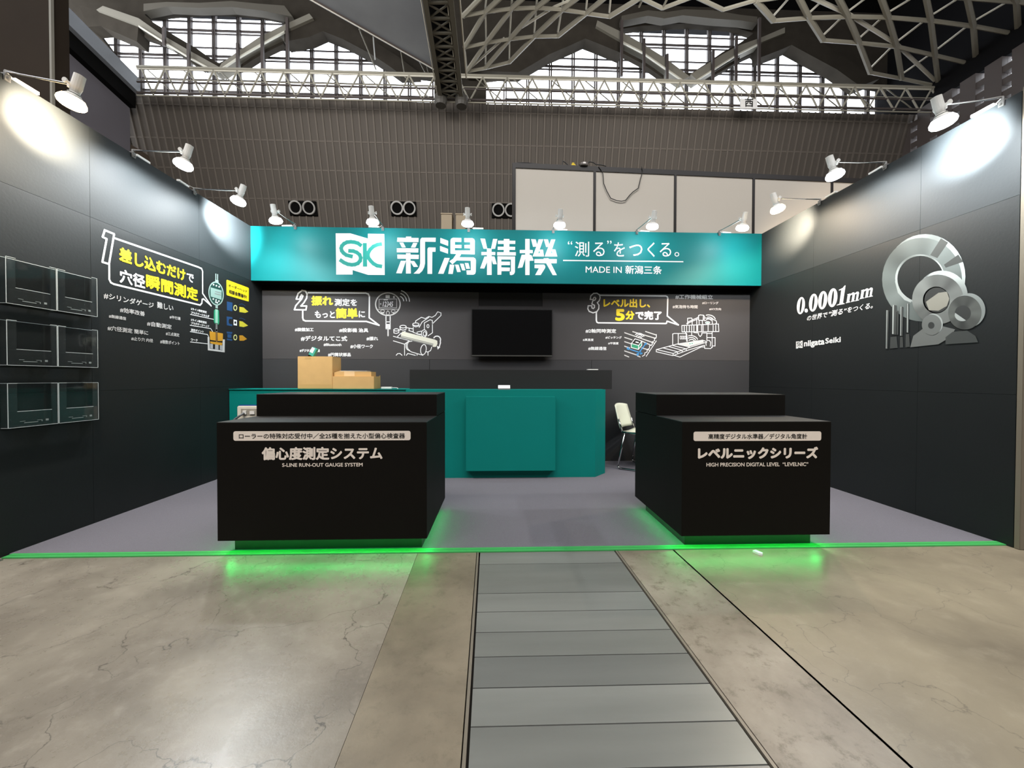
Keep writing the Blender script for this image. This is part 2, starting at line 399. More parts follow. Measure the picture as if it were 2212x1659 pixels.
bp_ = [((0, YK, ZT), (W, YK+0.04, H), blackest),
       ((0, YK, ZM+gp), (xa-gp, YK+0.04, ZT-gp), vinyl_back), ((xb+gp, YK, ZM+gp), (W, YK+0.04, ZT-gp), vinyl_back),
       ((xa, YK+0.004, ZC+gp), (xb, YK+0.04, ZT-gp), charc), ((xa, YK, ZM+gp), (xb, YK+0.04, ZC-gp), vinyl_back),
       ((0, YK, 0), (1.98, YK+0.04, ZM-gp), vinyl_low), ((1.984, YK, 0), (3.958, YK+0.04, ZM-gp), vinyl_low), ((3.962, YK, 0), (W, YK+0.04, ZM-gp), vinyl_low)]
wb = wall('wall_back', bp_)
# end posts and shoes
o = box('trim_1', (W-0.002, -0.082, 0), (W+0.045, -0.0525, H+0.02), mat('beige_post', (120, 112, 98), 0.5), bevel=0.003); tag(o, kind='structure')
o = MB().box((0.0, -0.075, 0.0), (0.014, -0.035, 0.035)).box((0.0, -0.075, 0.0), (0.05, -0.035, 0.006)).build('wall_bracket', steel); tag(o, 'small steel foot bracket on the floor at the left wall end', 'bracket')

# ================================================================== FASCIA BOARD
fb = empty('fascia_board', (W/2, YB, HB), 'long teal header board with white company lettering across the booth back', 'sign')
MB().box((0.002, YB, HB), (W-0.002, YB+0.03, H)).build('face_panel', teal_f, fb)
MB().box((0.002, YB+0.031, HB+0.002), (W-0.002, YK-0.002, HB+0.03)).build('soffit_panel', blackest, fb)
MB().box((0.002, YB+0.031, H-0.03), (W-0.002, YK-0.002, H-0.004)).build('top_panel', blackest, fb)
PF = Plane('y', YB, 0.0012)
c1 = CR(720, 500, 9.217)
shape(PF, [[(48, 38), (340, 38), (690, 142), (690, 45), (1015, 50), (1025, 868), (690, 865), (385, 770), (385, 858), (60, 858)]], white, fb, 'emblem_ground', conv=c1)
teal_l = mat('teal_emblem_print', (30, 150, 140), 0.45)
S_ = [(545, 275), (490, 235), (420, 215), (350, 208), (275, 215), (215, 245), (172, 290), (158, 335), (170, 385), (205, 430), (260, 470), (365, 497)]
S2 = [(322, 387), (400, 392), (470, 420), (525, 465), (548, 525), (535, 585), (490, 635), (430, 658), (370, 664), (290, 652), (215, 620), (148, 575)]
K2 = [(948, 253), (880, 265), (800, 300), (735, 360), (700, 420), (690, 470), (703, 530), (750, 590), (800, 640), (870, 680), (950, 694)]
for q_ in (S_, S2, K2): strokes(PF, [q_], 0.042, teal_l, fb, 'emblem_letter', 0.0012, c1)
polys(PF, [[(588, 232), (668, 232), (674, 700), (592, 700)]], teal_l, fb, 'emblem_letter', 0.0012, c1)
K1 = [[(1447, 102), (1552, 102), (1552, 128), (1700, 130), (1696, 213), (1270, 205), (1275, 125), (1447, 128)],
      [(1318, 222), (1392, 222), (1443, 318), (1368, 320)], [(1590, 228), (1674, 230), (1633, 322), (1546, 320)],
      [(1265, 335), (1695, 337), (1692, 420), (1265, 415)], [(1447, 432), (1537, 432), (1537, 462), (1705, 465), (1700, 550), (1537, 547), (1545, 838), (1447, 838), (1447, 545), (1278, 543), (1275, 460), (1447, 462)],
      [(1345, 585), (1447, 585), (1362, 835), (1252, 832)], [(1537, 585), (1612, 590), (1690, 705), (1600, 708), (1537, 610)],
      [(1730, 180), (1740, 145), (1765, 125), (2040, 125), (2037, 208), (1827, 205), (1827, 640), (1810, 715), (1770, 790), (1712, 842), (1598, 840), (1660, 780), (1710, 715), (1730, 640)],
      [(1875, 350), (1885, 325), (1905, 318), (2037, 320), (2035, 405), (1972, 405), (1968, 846), (1875, 844)]]
for k in K1: shape(PF, [k], white, fb, 'sign_stroke', conv=c1)
c2 = CR(940, 500, 16.59)
K2s = [[(195, 232), (455, 330), (468, 350), (465, 520), (185, 415), (185, 250)], [(185, 522), (450, 620), (465, 645), (460, 798), (178, 700), (175, 530)],
       [(345, 945), (522, 955), (300, 1520), (105, 1515), (330, 960)],
       [(640, 228), (935, 235), (935, 380), (710, 372), (710, 480), (945, 482), (945, 598), (705, 595), (705, 678), (1258, 680), (1258, 602), (1050, 600), (1048, 485), (1258, 482), (1258, 385), (1045, 382), (1042, 240), (1340, 245), (1400, 280), (1422, 340), (1418, 820), (935, 812), (870, 925), (1370, 930), (1440, 970), (1462, 1040), (1455, 1455), (1430, 1520), (1370, 1552), (1135, 1550), (1120, 1395), (1278, 1390), (1275, 1050), (775, 1040), (620, 1180), (508, 1070), (640, 980), (760, 808), (560, 800), (548, 780), (548, 320), (575, 255)],
       [(525, 1185), (690, 1195), (630, 1525), (470, 1520)], [(710, 1190), (840, 1192), (918, 1450), (790, 1455)],
       [(890, 1155), (1020, 1158), (1085, 1395), (970, 1395)], [(1062, 1130), (1190, 1135), (1250, 1335), (1115, 1338)]]
for k in K2s: shape(PF, [k], white, fb, 'sign_stroke', conv=c2)
c3 = CR(1030, 500, 12.289)
K3 = [[(95, 190), (218, 195), (275, 450), (378, 455), (432, 198), (545, 200), (485, 460), (392, 462), (390, 545), (492, 548), (490, 628), (392, 628), (390, 660), (470, 665), (532, 870), (430, 868), (390, 740), (395, 1155), (270, 1155), (272, 810), (198, 985), (88, 980), (205, 665), (268, 665), (270, 628), (122, 628), (122, 545), (268, 545), (268, 460), (178, 458)],
      [(718, 198), (865, 200), (865, 245), (1022, 248), (1020, 332), (865, 330), (865, 405), (1018, 408), (1015, 492), (865, 490), (865, 548), (1035, 550), (1035, 640), (540, 638), (540, 548), (715, 548), (715, 490), (555, 490), (555, 405), (715, 405), (715, 332), (562, 332), (562, 245), (715, 245)],
      [(548, 660), (1015, 665), (1012, 1080), (985, 1135), (930, 1160), (880, 1158), (870, 1070), (905, 1065), (905, 748), (650, 745), (650, 800), (880, 802), (880, 895), (650, 895), (650, 955), (880, 960), (875, 1055), (655, 1055), (650, 1150), (548, 1150)],
      [(1285, 200), (1402, 200), (1402, 490), (1485, 495), (1482, 578), (1400, 578), (1400, 620), (1450, 628), (1512, 775), (1400, 780), (1400, 1158), (1285, 1158), (1285, 720), (1210, 955), (1085, 975), (1190, 620), (1285, 615), (1285, 578), (1140, 575), (1140, 492), (1285, 490)],
      [(1440, 205), (1560, 210), (1602, 350), (1640, 210), (1762, 208), (1665, 485), (1755, 482), (1782, 665), (1480, 665), (1580, 405), (1492, 408)],
      [(1780, 208), (1885, 212), (1925, 350), (1975, 212), (2082, 212), (1995, 475), (2085, 480), (2135, 665), (1800, 665), (1900, 410), (1840, 410)],
      [(1775, 715), (1890, 710), (1925, 735), (2120, 735), (2118, 845), (1965, 845), (2125, 1160), (2015, 1160), (1840, 845), (1530, 840), (1530, 735), (1775, 735)],
      [(1535, 880), (1790, 880), (1818, 930), (1810, 975), (1695, 1158), (1548, 1158), (1645, 980), (1530, 972)]]
for k in K3: shape(PF, [k], white, fb, 'sign_stroke', conv=c3)
for q_ in ([(1660, 500), (1680, 575), (1628, 578)], [(1990, 500), (2008, 575), (1960, 578)]): polys(PF, [q_], teal_l, fb, 'sign_stroke_gap', 0.0005, c3)
c4 = CR(1100, 480, 3.95)
for s, a, b, t, bt in (('“', 500, 538, 162, 190), ('測', 560, 682, 165, 293), ('る', 716, 814, 172, 290), ('”', 835, 873, 157, 186), ('を', 893, 986, 172, 292), ('つ', 1024, 1136, 190, 288), ('く', 1180, 1242, 172, 296), ('る', 1284, 1382, 176, 293), ('。', 1410, 1450, 255, 293)):
    text(PF, s, a, b, t, bt, white, fb, 0.004, c4)
polys(PF, [[(460, 322), (1485, 333), (1485, 342), (460, 331)]], white, fb, 'sign_rule', 0.0005, c4)
text(PF, 'MADE IN', 652, 960, 377, 430, white, fb, 0.008, c4); text(PF, '新潟三条', 990, 1302, 370, 441, white, fb, 0.015, c4)

# ================================================================== WALL PRINTS
PL = Plane('x', 0.0, 0.0012, 1); PB = Plane('y', YK, 0.0012); PR = Plane('x', W, 0.0012, -1)
# ---- left wall, board 1
a1 = CR(0, 480, 3.607)
strokes(PL, [[(885, 122), (1545, 350), (1570, 362), (1578, 385), (1578, 555), (1645, 652), (1585, 598), (1574, 602), (1572, 630), (1558, 646), (885, 482), (862, 470), (850, 445), (850, 328)],
             [(815, 62), (888, 92), (848, 326), (796, 310), (830, 130), (798, 115), (815, 62)]], 0.014, white, wl, 'speech_bubble', 0.0, a1)
text(PL, '差し込むだけ', 925, 1442, 186, 300, yellow, wl, 0.035, a1); text(PL, 'で', 1452, 1508, 392, 458, white, wl, 0.03, a1)
text(PL, '穴径', 928, 1128, 358, 470, white, wl, 0.03, a1); text(PL, '瞬間測定', 1135, 1540, 398, 512, yellow, wl, 0.035, a1)
for s, xl, xr, yt, yb in (('#シリンダゲージ', 805, 1195, 542, 594), ('難しい', 1222, 1348, 618, 668), ('#効率改善', 932, 1125, 660, 700), ('#無線通信', 846, 980, 716, 744),
                          ('#平行溝', 1320, 1404, 724, 750), ('#自動測定', 1143, 1335, 768, 806), ('#穴径測定 簡単に', 835, 1152, 803, 842), ('#三点測定', 1290, 1395, 852, 880),
                          ('#止り穴 内径', 1020, 1190, 890, 920), ('#複数ポイント', 1246, 1398, 914, 944)):
    text(PL, s, xl, xr, yt, yb, white_d, wl, 0.02, a1)
b1 = CR(400, 580, 8.731)
for s, xl, xr, yt, yb in (('Sライン精密測定', 105, 402, 735, 782), ('プラグゲージホルダ', 105, 450, 805, 855), ('Sライン精密測定', 105, 402, 942, 990), ('プラグゲージヘッド', 105, 448, 1005, 1055), ('測定ポイント', 105, 345, 1130, 1180), ('ワーク', 105, 230, 1315, 1365)):
    text(PL, s, xl, xr, yt, yb, white, wl, 0.03, b1)
strokes(PL, [[(95, 865), (535, 960)], [(90, 1070), (480, 1133), (515, 1190)], [(92, 1190), (420, 1245), (445, 1300)], [(95, 1385), (420, 1420)]], 0.006, white, wl, 'leader_line', 0, b1)
silver = mat('silver_print', (150, 175, 168), 0.5); dkgreen = mat('deep_green_print', (20, 62, 56), 0.5); lcd = mat('lcd_print', (135, 165, 158), 0.5)
shape(PL, [ell(580, 472, 143, 228, tilt=-0.12), ell(580, 472, 126, 205, tilt=-0.12)], silver, wl, 'gauge_ring', 0.0004, b1)
shape(PL, [ell(580, 472, 126, 205, tilt=-0.12)], dkgreen, wl, 'gauge_face', 0.0002, b1)
shape(PL, [[(475, 355), (685, 415), (682, 590), (478, 528)]], lcd, wl, 'gauge_screen', 0.0006, b1)
polys(PL, [[(560, 425), (675, 455), (675, 470), (560, 440)], [(552, 465), (672, 495), (672, 512), (552, 480)]], grey_p, wl, 'gauge_digit', 0.0009, b1)
polys(PL, [ell(x, y, 15, 17, 10) for x, y in ((532, 305), (585, 325), (637, 345), (527, 575), (580, 595), (632, 615), (575, 632), (602, 645))], white_d, wl, 'gauge_button', 0.0008, b1)
polys(PL, [[(566, 95), (582, 98), (582, 215), (566, 210)], [(600, 103), (616, 108), (616, 225), (600, 220)], [(562, 208), (625, 225), (625, 262), (562, 248)], [(568, 690), (612, 700), (612, 755), (568, 745)]], silver, wl, 'gauge_stem', 0.0008, b1)
polys(PL, [[(540, 790), (565, 770), (565, 1050), (545, 1020), (535, 990)], [(612, 775), (632, 795), (640, 1000), (632, 1045), (612, 1065)]], greenp, wl, 'gauge_grip', 0.0006, b1)
polys(PL, [[(565, 765), (612, 775), (612, 1035), (565, 1025)]], mat('mint_print', (150, 200, 180), 0.5), wl, 'gauge_grip', 0.0006, b1)
polys(PL, [[(572, 1035), (604, 1040), (606, 1200), (570, 1195)], [(565, 1140), (610, 1150), (610, 1185), (565, 1178)]], grey_p, wl, 'gauge_shaft', 0.0007, b1)
polys(PL, [[(420, 1292), (450, 1298), (462, 1540), (700, 1560), (705, 1330), (745, 1340), (742, 1582), (425, 1542)]], mat('pale_print', (205, 205, 205), 0.5), wl, 'sample_cup', 0.0005, b1) if 0 else None
shape(PL, [[(420, 1290), (452, 1296), (460, 1510), (700, 1545), (703, 1335), (745, 1340), (742, 1582), (425, 1542)]], white_d, wl, 'sample_cup', 0.0003, b1)
polys(PL, [[(456, 1183), (570, 1203), (574, 1362), (466, 1345)], [(608, 1208), (710, 1226), (706, 1368), (610, 1368)], [(466, 1375), (700, 1400), (690, 1450), (520, 1425), (470, 1405)]], gold, wl, 'plug_gauge', 0.0006, b1)
polys(PL, [[(572, 1200), (606, 1206), (604, 1390), (578, 1388)]], mat('brown_print', (130, 95, 50), 0.5), wl, 'plug_gauge', 0.0008, b1)
polys(PL, [[(466, 1415), (520, 1425), (520, 1512), (466, 1505)], [(560, 1432), (625, 1440), (625, 1530), (560, 1522)], [(650, 1445), (698, 1450), (698, 1540), (650, 1532)]], mat('pale_steel_print', (170, 172, 176), 0.5), wl, 'sample_cup', 0.0008, b1)
shape(PL, [[(790, 213), (1190, 362), (1200, 380), (1196, 622), (1180, 620), (790, 505), (778, 490), (776, 225)]], yellow, wl, 'yellow_notice', 0.0, b1)
text(PL, 'オーダーヘッド', 812, 1165, 283, 345, blackp, wl, 0.03, b1, lift=0.0008); text(PL, '相談会開催中!', 820, 1158, 390, 470, blackp, wl, 0.03, b1, lift=0.0008)
polys(PL, [[(785, 622), (890, 645), (888, 808), (785, 785)]], dblue, wl, 'icon_square', 0, b1)
shape(PL, [[(780, 903), (888, 920), (888, 955), (835, 950), (820, 975), (820, 1025), (840, 1045), (888, 1055), (888, 1088), (785, 1070)]], dblue, wl, 'icon_square', 0, b1)
polys(PL, [[(780, 1190), (888, 1200), (880, 1235), (785, 1225)], [(795, 1235), (870, 1245), (870, 1315), (795, 1305)], [(785, 1320), (885, 1335), (885, 1365), (785, 1350)]], dblue, wl, 'icon_square', 0, b1)
for cy in (742, 1300): shape(PL, [ell(943, cy, 36, 55, 24), ell(943, cy, 22, 36, 24)], mat('pale_yellow_print', (222, 222, 150), 0.5), wl, 'icon_ring', 0, b1)
shape(PL, [[(910, 962), (975, 975), (975, 1078), (910, 1068)], ell(943, 1020, 18, 24, 16)], white, wl, 'icon_ring', 0, b1)
polys(PL, [[(1020, 722), (1100, 735), (1160, 790), (1190, 815), (1130, 838), (1020, 820)], [(1020, 990), (1080, 1000), (1185, 1078), (1100, 1105), (1020, 1092)]], mat('cone_print', (215, 205, 60), 0.5), wl, 'icon_cone', 0, b1)
polys(PL, [[(1018, 1262), (1080, 1260), (1165, 1330), (1100, 1362), (1022, 1362)]], gold, wl, 'icon_cone', 0, b1)
strokes(PL, [[(1015, 680), (1070, 665), (1130, 705)], [(1020, 940), (1060, 935), (1130, 970)]], 0.005, dblue, wl, 'icon_mark', 0, b1)
# ---- back wall, board 2
a2 = CR(560, 480, 4.0218)
strokes(PB, [[(425, 613), (925, 616), (948, 624), (957, 645), (956, 830), (1042, 896), (930, 862), (402, 858), (384, 850), (378, 830), (378, 768)]], 0.017, white, wb, 'speech_bubble', 0.0, a2)
strokes(PB, [[(322, 668), (338, 620), (372, 593), (402, 598), (416, 625), (412, 660), (388, 700), (362, 728), (412, 728), (406, 762), (306, 760), (318, 725), (368, 668), (380, 640), (368, 630), (358, 650), (352, 670), (322, 668)]], 0.017, white, wb, 'numeral', 0.0, a2)
text(PB, '振れ', 452, 642, 638, 725, yellow, wb, 0.045, a2); text(PB, '測定を', 653, 850, 664, 728, white, wb, 0.03, a2)
text(PB, 'もっと', 483, 658, 770, 832, white, wb, 0.03, a2); text(PB, '簡単', 664, 857, 745, 836, yellow, wb, 0.045, a2); text(PB, 'に', 864, 920, 770, 828, white, wb, 0.03, a2)
for s, xl, xr, yt, yb in (('#旋盤加工', 310, 473, 916, 948), ('#投影機 治具', 695, 948, 920, 956), ('#デジタルてこ式', 362, 765, 986, 1032), ('#振れ', 932, 1033, 993, 1028), ('#Bluetooth', 560, 715, 1052, 1077),
                          ('#小径ワーク', 792, 988, 1060, 1096), ('#デジタル測定機', 352, 527, 1102, 1128), ('#円筒状部品', 598, 796, 1133, 1166)):
    text(PB, s, xl, xr, yt, yb, white, wb, 0.03, a2)
b2 = CR(800, 620, 9.761)
shape(PB, [ell(370, 362, 272, 250), ell(370, 362, 246, 226)], white_d, wb, 'gauge_drawing', 0, b2)
polys(PB, [[(322, 168), (410, 168), (410, 235), (322, 235)], ell(498, 212, 20, 24, 14)], white_d, wb, 'gauge_drawing', 0, b2)
strokes(PB, [[(185, 258), (555, 252), (555, 440), (185, 440), (185, 258)], [(165, 470), (575, 470)], ell(258, 510, 42, 28, 16)+[(300, 510)], ell(483, 510, 42, 28, 16)+[(525, 510)], ell(370, 550, 34, 38, 16)+[(404, 550)]], 0.0055, white_d, wb, 'gauge_drawing', 0, b2)
polys(PB, [[(225, 540), (295, 540), (290, 558), (230, 558)], [(465, 540), (505, 540), (485, 562)], [(360, 505), (370, 485), (382, 505)], [(280, 262), (372, 262), (372, 280), (280, 280)]], white_d, wb, 'gauge_drawing', 0, b2)
text(PB, '12345', 262, 482, 305, 415, white, wb, 0.01, b2, shear=0.2)
text(PB, '+', 205, 235, 340, 372, white, wb, 0.03, b2)
strokes(PB, [[(330, 620), (330, 885)], [(418, 620), (418, 885)], [(330, 735), (418, 735)], [(350, 885), (350, 790), (398, 790), (398, 885)], [(330, 885), (348, 885)], [(400, 885), (418, 885)]], 0.010, white, wb, 'gauge_drawing', 0, b2)
polys(PB, [[(360, 790), (388, 790), (388, 1030), (372, 1042), (360, 1030)]], white_d, wb, 'gauge_drawing', 0, b2)
strokes(PB, [ell(590, 310, 115, 120, 10, -68, -8), ell(590, 310, 175, 180, 10, -73, -5), ell(590, 310, 235, 240, 12, -74, -2)], 0.011, white, wb, 'signal_drawing', 0, b2)
strokes(PB, [[(1305, 780), (1490, 600), (1488, 545), (1420, 522), (1370, 600), (1300, 640), (1235, 620), (1160, 665), (1075, 640), (955, 715), (955, 750)],
             [(1235, 640), (1090, 740), (1030, 850)], [(1140, 900), (1140, 755), (1260, 690), (1308, 705), (1310, 965), (1215, 1030)], ell(1215, 825, 22, 34, 16)+[(1237, 825)],
             ell(960, 785, 66, 28, 20)+[(1026, 785)], [(895, 790), (900, 820), (960, 840), (1020, 822), (1026, 790)], ell(690, 835, 66, 28, 20)+[(756, 835)], [(624, 840), (630, 890), (690, 910), (750, 895), (756, 840)],
             ell(548, 905, 54, 24, 20)+[(602, 905)], [(495, 910), (498, 970), (548, 980), (602, 960), (602, 910)], [(905, 850), (905, 955), (985, 985), (1070, 1000)], [(760, 855), (905, 885)], [(820, 880), (815, 920), (900, 945)],
             ell(1135, 980, 58, 76, 24)+[(1193, 980)], ell(1145, 985, 30, 45, 18)+[(1175, 985)], [(985, 950), (1075, 930)], [(985, 950), (985, 990), (1060, 1010)], [(600, 915), (640, 900)], [(570, 1050), (640, 980), (740, 930)],
             [(485, 1040), (620, 1075), (820, 1130)], [(485, 1135), (720, 1205), (800, 1150)], [(722, 1205), (722, 1440)], [(545, 1440), (575, 1405), (625, 1402), (670, 1440)], [(760, 1440), (790, 1400), (950, 1440)],
             ell(815, 1240, 62, 95, 20, 90, 270), ell(840, 1240, 62, 95, 20, 100, 260), ell(1120, 1320, 58, 108, 26, tilt=0.15)+[(1178, 1330)], [(830, 1150), (880, 1140)], [(800, 1330), (870, 1370), (1110, 1440)],
             [(1295, 1265), (1270, 1340), (1215, 1370), (1180, 1365)], [(1215, 1370), (1215, 1440)], [(985, 1420), (985, 1440)]], 0.009, white, wb, 'machine_drawing', 0, b2)
strokes(PB, [ell(1405, 1110, 75, 75, 14, -150, 20)+[(1478, 1180), (1455, 1260)]], 0.013, white, wb, 'arrow_drawing', 0, b2)
polys(PB, [[(1405, 1240), (1475, 1270), (1420, 1320)]], white, wb, 'arrow_drawing', 0.0002, b2)
shape(PB, [[(650, 990), (680, 935), (1365, 1110), (1412, 1135), (1415, 1200), (1385, 1260), (1330, 1265), (1300, 1240), (640, 1080)]], mat('rod_print', (222, 222, 208), 0.5), wb, 'rod_drawing', 0.0008, b2)
polys(PB, [[(648, 1025), (1330, 1195), (1320, 1245), (645, 1082)]], grey_p, wb, 'rod_drawing', 0.001, b2)
polys(PB, [[(655, 1035), (1325, 1202), (1322, 1225), (652, 1060)]], mat('rod_mid_print', (180, 180, 170), 0.5), wb, 'rod_drawing', 0.0012, b2)
# ---- back wall, board 3
a3 = CR(1240, 620, 9.759)
strokes(PB, [[(555, 175), (1935, 190), (1965, 205), (1975, 235), (1965, 610), (2200, 800), (1985, 728), (1960, 722), (1945, 765), (1925, 770), (510, 755), (480, 740), (470, 700), (470, 520)]], 0.017, white, wb, 'speech_bubble', 0, a3)
strokes(PB, [[(340, 262), (355, 185), (410, 135), (480, 130), (535, 165), (550, 225), (530, 290), (490, 330), (525, 385), (520, 460), (480, 520), (400, 545), (320, 515), (290, 460), (298, 395), (375, 395), (375, 440), (405, 455), (430, 430), (430, 385), (375, 358), (395, 290), (440, 275), (460, 240), (440, 215), (415, 225), (402, 262), (340, 262)]], 0.014, white, wb, 'numeral', 0, a3)
text(PB, 'レベル出し、', 620, 1605, 240, 430, yellow, wb, 0.035, a3)
text(PB, '5', 868, 1072, 462, 715, yellow, wb, 0.06, a3); text(PB, '分', 1085, 1275, 500, 690, yellow, wb, 0.05, a3); text(PB, 'で完了', 1290, 1850, 498, 692, white, wb, 0.045, a3)
for s, xl, xr, yt, yb in (('#2軸同時測定', 242, 888, 880, 968), ('#真直度', 185, 412, 1085, 1140), ('#ピッチング', 662, 1005, 1035, 1092), ('#平面度', 718, 938, 1160, 1212), ('#無線通信', 298, 684, 1255, 1332)):
    text(PB, s, xl, xr, yt, yb, white, wb, 0.03, a3)
b3 = CR(1400, 620, 9.617)
for s, xl, xr, yt, yb in (('#工作機械組立', 565, 1345, 155, 250), ('#ローリング', 1122, 1460, 302, 358), ('#気泡待ち時間', 507, 1028, 372, 445), ('#XY方向', 1268, 1515, 432, 484)):
    text(PB, s, xl, xr, yt, yb, white_d, wb, 0.03, b3)
rows = [[(1060, 945), (1240, 1110)][0:1]]
strip_l = []
for (x0, y0, x1, y1) in ((1230, 928, 1730, 1075), (1500, 925, 1730, 1000), (1060, 950, 1690, 1170), (1060, 1050, 1230, 1105), (1430, 1130, 1640, 1225), (1060, 1140, 1200, 1185), (1060, 1235, 1180, 1275), (1420, 1270, 1590, 1320), (1060, 1335, 1330, 1425), (1330, 1440, 1400, 1465), (1060, 1425, 1160, 1465)):
    strip_l.append([(x0, y0), (x1, y1), (x1, y1+22), (x0, y0+22)])
polys(PB, strip_l, white_d, wb, 'rail_drawing', 0, a3)
strokes(PB, [[(1735, 1000), (1735, 1060), (1690, 1080), (1700, 1130), (1640, 1160), (1650, 1210), (1590, 1240), (1590, 1290), (1540, 1320), (1540, 1370), (1490, 1390), (1490, 1430), (1440, 1460)], [(1735, 1135), (1520, 1462)]], 0.008, white, wb, 'rail_drawing', 0, a3)
shape(PB, [[(1205, 1200), (1360, 1235), (1350, 1310), (1205, 1270)], ], greenp, wb, 'level_drawing', 0.0005, a3)
polys(PB, [[(1370, 1235), (1420, 1170), (1420, 1235), (1370, 1300)]], greenp, wb, 'level_drawing', 0.0005, a3)
shape(PB, [[(1210, 1190), (1285, 1095), (1425, 1140), (1365, 1225)]], charc, wb, 'level_drawing', 0.0005, a3)
strokes(PB, [[(1205, 1195), (1285, 1092), (1428, 1140), (1362, 1230), (1205, 1190), (1205, 1275), (1355, 1315), (1425, 1230), (1428, 1140)], [(1362, 1230), (1355, 1315)]], 0.009, white, wb, 'level_drawing', 0.0008, a3)
polys(PB, [[(1300, 1145), (1365, 1162), (1360, 1185), (1292, 1170)]], white, wb, 'level_drawing', 0.0008, a3)
strokes(PB, [ell(1380, 1090, 45, 45, 8, -140, -30), ell(1375, 1080, 75, 75, 8, -140, -25), ell(1370, 1075, 110, 100, 10, -135, -20)], 0.010, white, wb, 'signal_drawing', 0.0005, a3)
strokes(PB, [[(1120, 1295), (1430, 1395)], [(1150, 1270), (1115, 1298), (1150, 1320)], [(1400, 1370), (1435, 1398), (1395, 1415)], [(1520, 1180), (1330, 1435)], [(1488, 1200), (1520, 1178), (1522, 1215)], [(1330, 1400), (1328, 1438), (1360, 1430)]], 0.011, bluep, wb, 'arrow_drawing', 0.0006, a3)
strokes(PB, [[(168, 1345), (170, 1300), (600, 1185), (1130, 1105), (1215, 1135), (1215, 1150), (1165, 1160)], [(168, 1345), (515, 1425), (520, 1380), (175, 1300)], [(520, 1380), (860, 1255), (1165, 1160)], [(515, 1425), (800, 1320), (1165, 1210)],
             [(310, 1265), (610, 1345), (612, 1385)], [(425, 1235), (705, 1315), (708, 1350)], [(510, 1215), (790, 1285), (795, 1325)], [(620, 1190), (860, 1245)], [(540, 1420), (660, 1455), (1105, 1245), (1165, 1245)],
             [(510, 1215), (510, 975), (545, 965), (790, 968), (800, 1130)], [(625, 975), (625, 1180)], [(700, 800), (1460, 768), (1468, 925), (705, 932), (700, 800)]] +
        [[(x, 792), (x, 930)] for x in (750, 800, 855, 905, 950, 1010, 1030, 1110, 1140, 1245, 1350, 1405)] +
        [[(765, 935), (800, 965), (815, 1130)], [(905, 945), (905, 1000)], [(945, 945), (1045, 955), (1045, 990), (1080, 1030), (1115, 990), (1115, 955), (1220, 955), (1220, 1110)], [(1330, 930), (1330, 1260)], [(1220, 965), (1320, 965)], [(1225, 1050), (1390, 1050), (1390, 1225), (1330, 1225)],
         [(1170, 1210), (1175, 1275), (1300, 1278), (1330, 1240)], [(1290, 1230), (1300, 1150), (1270, 1110), (1225, 1110)], [(1200, 1155), (1205, 1215)], [(820, 755), (820, 650), (905, 645), (915, 680)],
         [(800, 760), (840, 720), (1040, 630), (1050, 590), (1080, 580), (1150, 585), (1170, 610), (1165, 700)], [(810, 775), (850, 740), (1040, 660)], [(915, 690), (915, 780)], [(1010, 665), (1010, 770)], [(1045, 600), (1050, 690), (1140, 695), (1150, 590)], [(1060, 700), (1060, 770)], [(1125, 700), (1130, 770)],
         [(1170, 640), (1340, 670), (1410, 700), (1425, 740), (1400, 765)], [(1180, 700), (1215, 680), (1240, 650)], [(1330, 690), (1335, 765)]], 0.0085, white, wb, 'machine_drawing', 0, b3)
for cx_ in (680, 725, 768): strokes(PB, [[(cx_-15, 1020), (cx_+12, 1020), (cx_+12, 1080), (cx_-15, 1080), (cx_-15, 1020)]], 0.006, white, wb, 'machine_drawing', 0.0003, b3)
polys(PB, [[(630, 1188), (1000, 1110), (1140, 1110), (1155, 1150), (860, 1235)]], white_d, wb, 'machine_drawing', 0.0006, b3)
polys(PB, [ell(890, 1180, 52, 30, 18), ell(1235, 740, 52, 28, 18)], white, wb, 'sensor_drawing', 0.0009, b3)
polys(PB, [ell(870, 1178, 16, 12, 10), ell(912, 1172, 16, 12, 10), ell(1215, 742, 15, 10, 10), ell(1258, 738, 12, 10, 10)], greenp, wb, 'sensor_drawing', 0.0012, b3)
strokes(PB, [ell(900, 1130, 60, 40, 8, -150, -20), ell(890, 1120, 100, 70, 8, -125, -20), ell(885, 1115, 145, 105, 10, -110, -15), ell(1250, 700, 60, 35, 8, -100, -10), ell(1250, 690, 100, 65, 8, -100, -10), ell(1250, 690, 145, 110, 10, -108, -12)], 0.010, white, wb, 'signal_drawing', 0.001, b3)
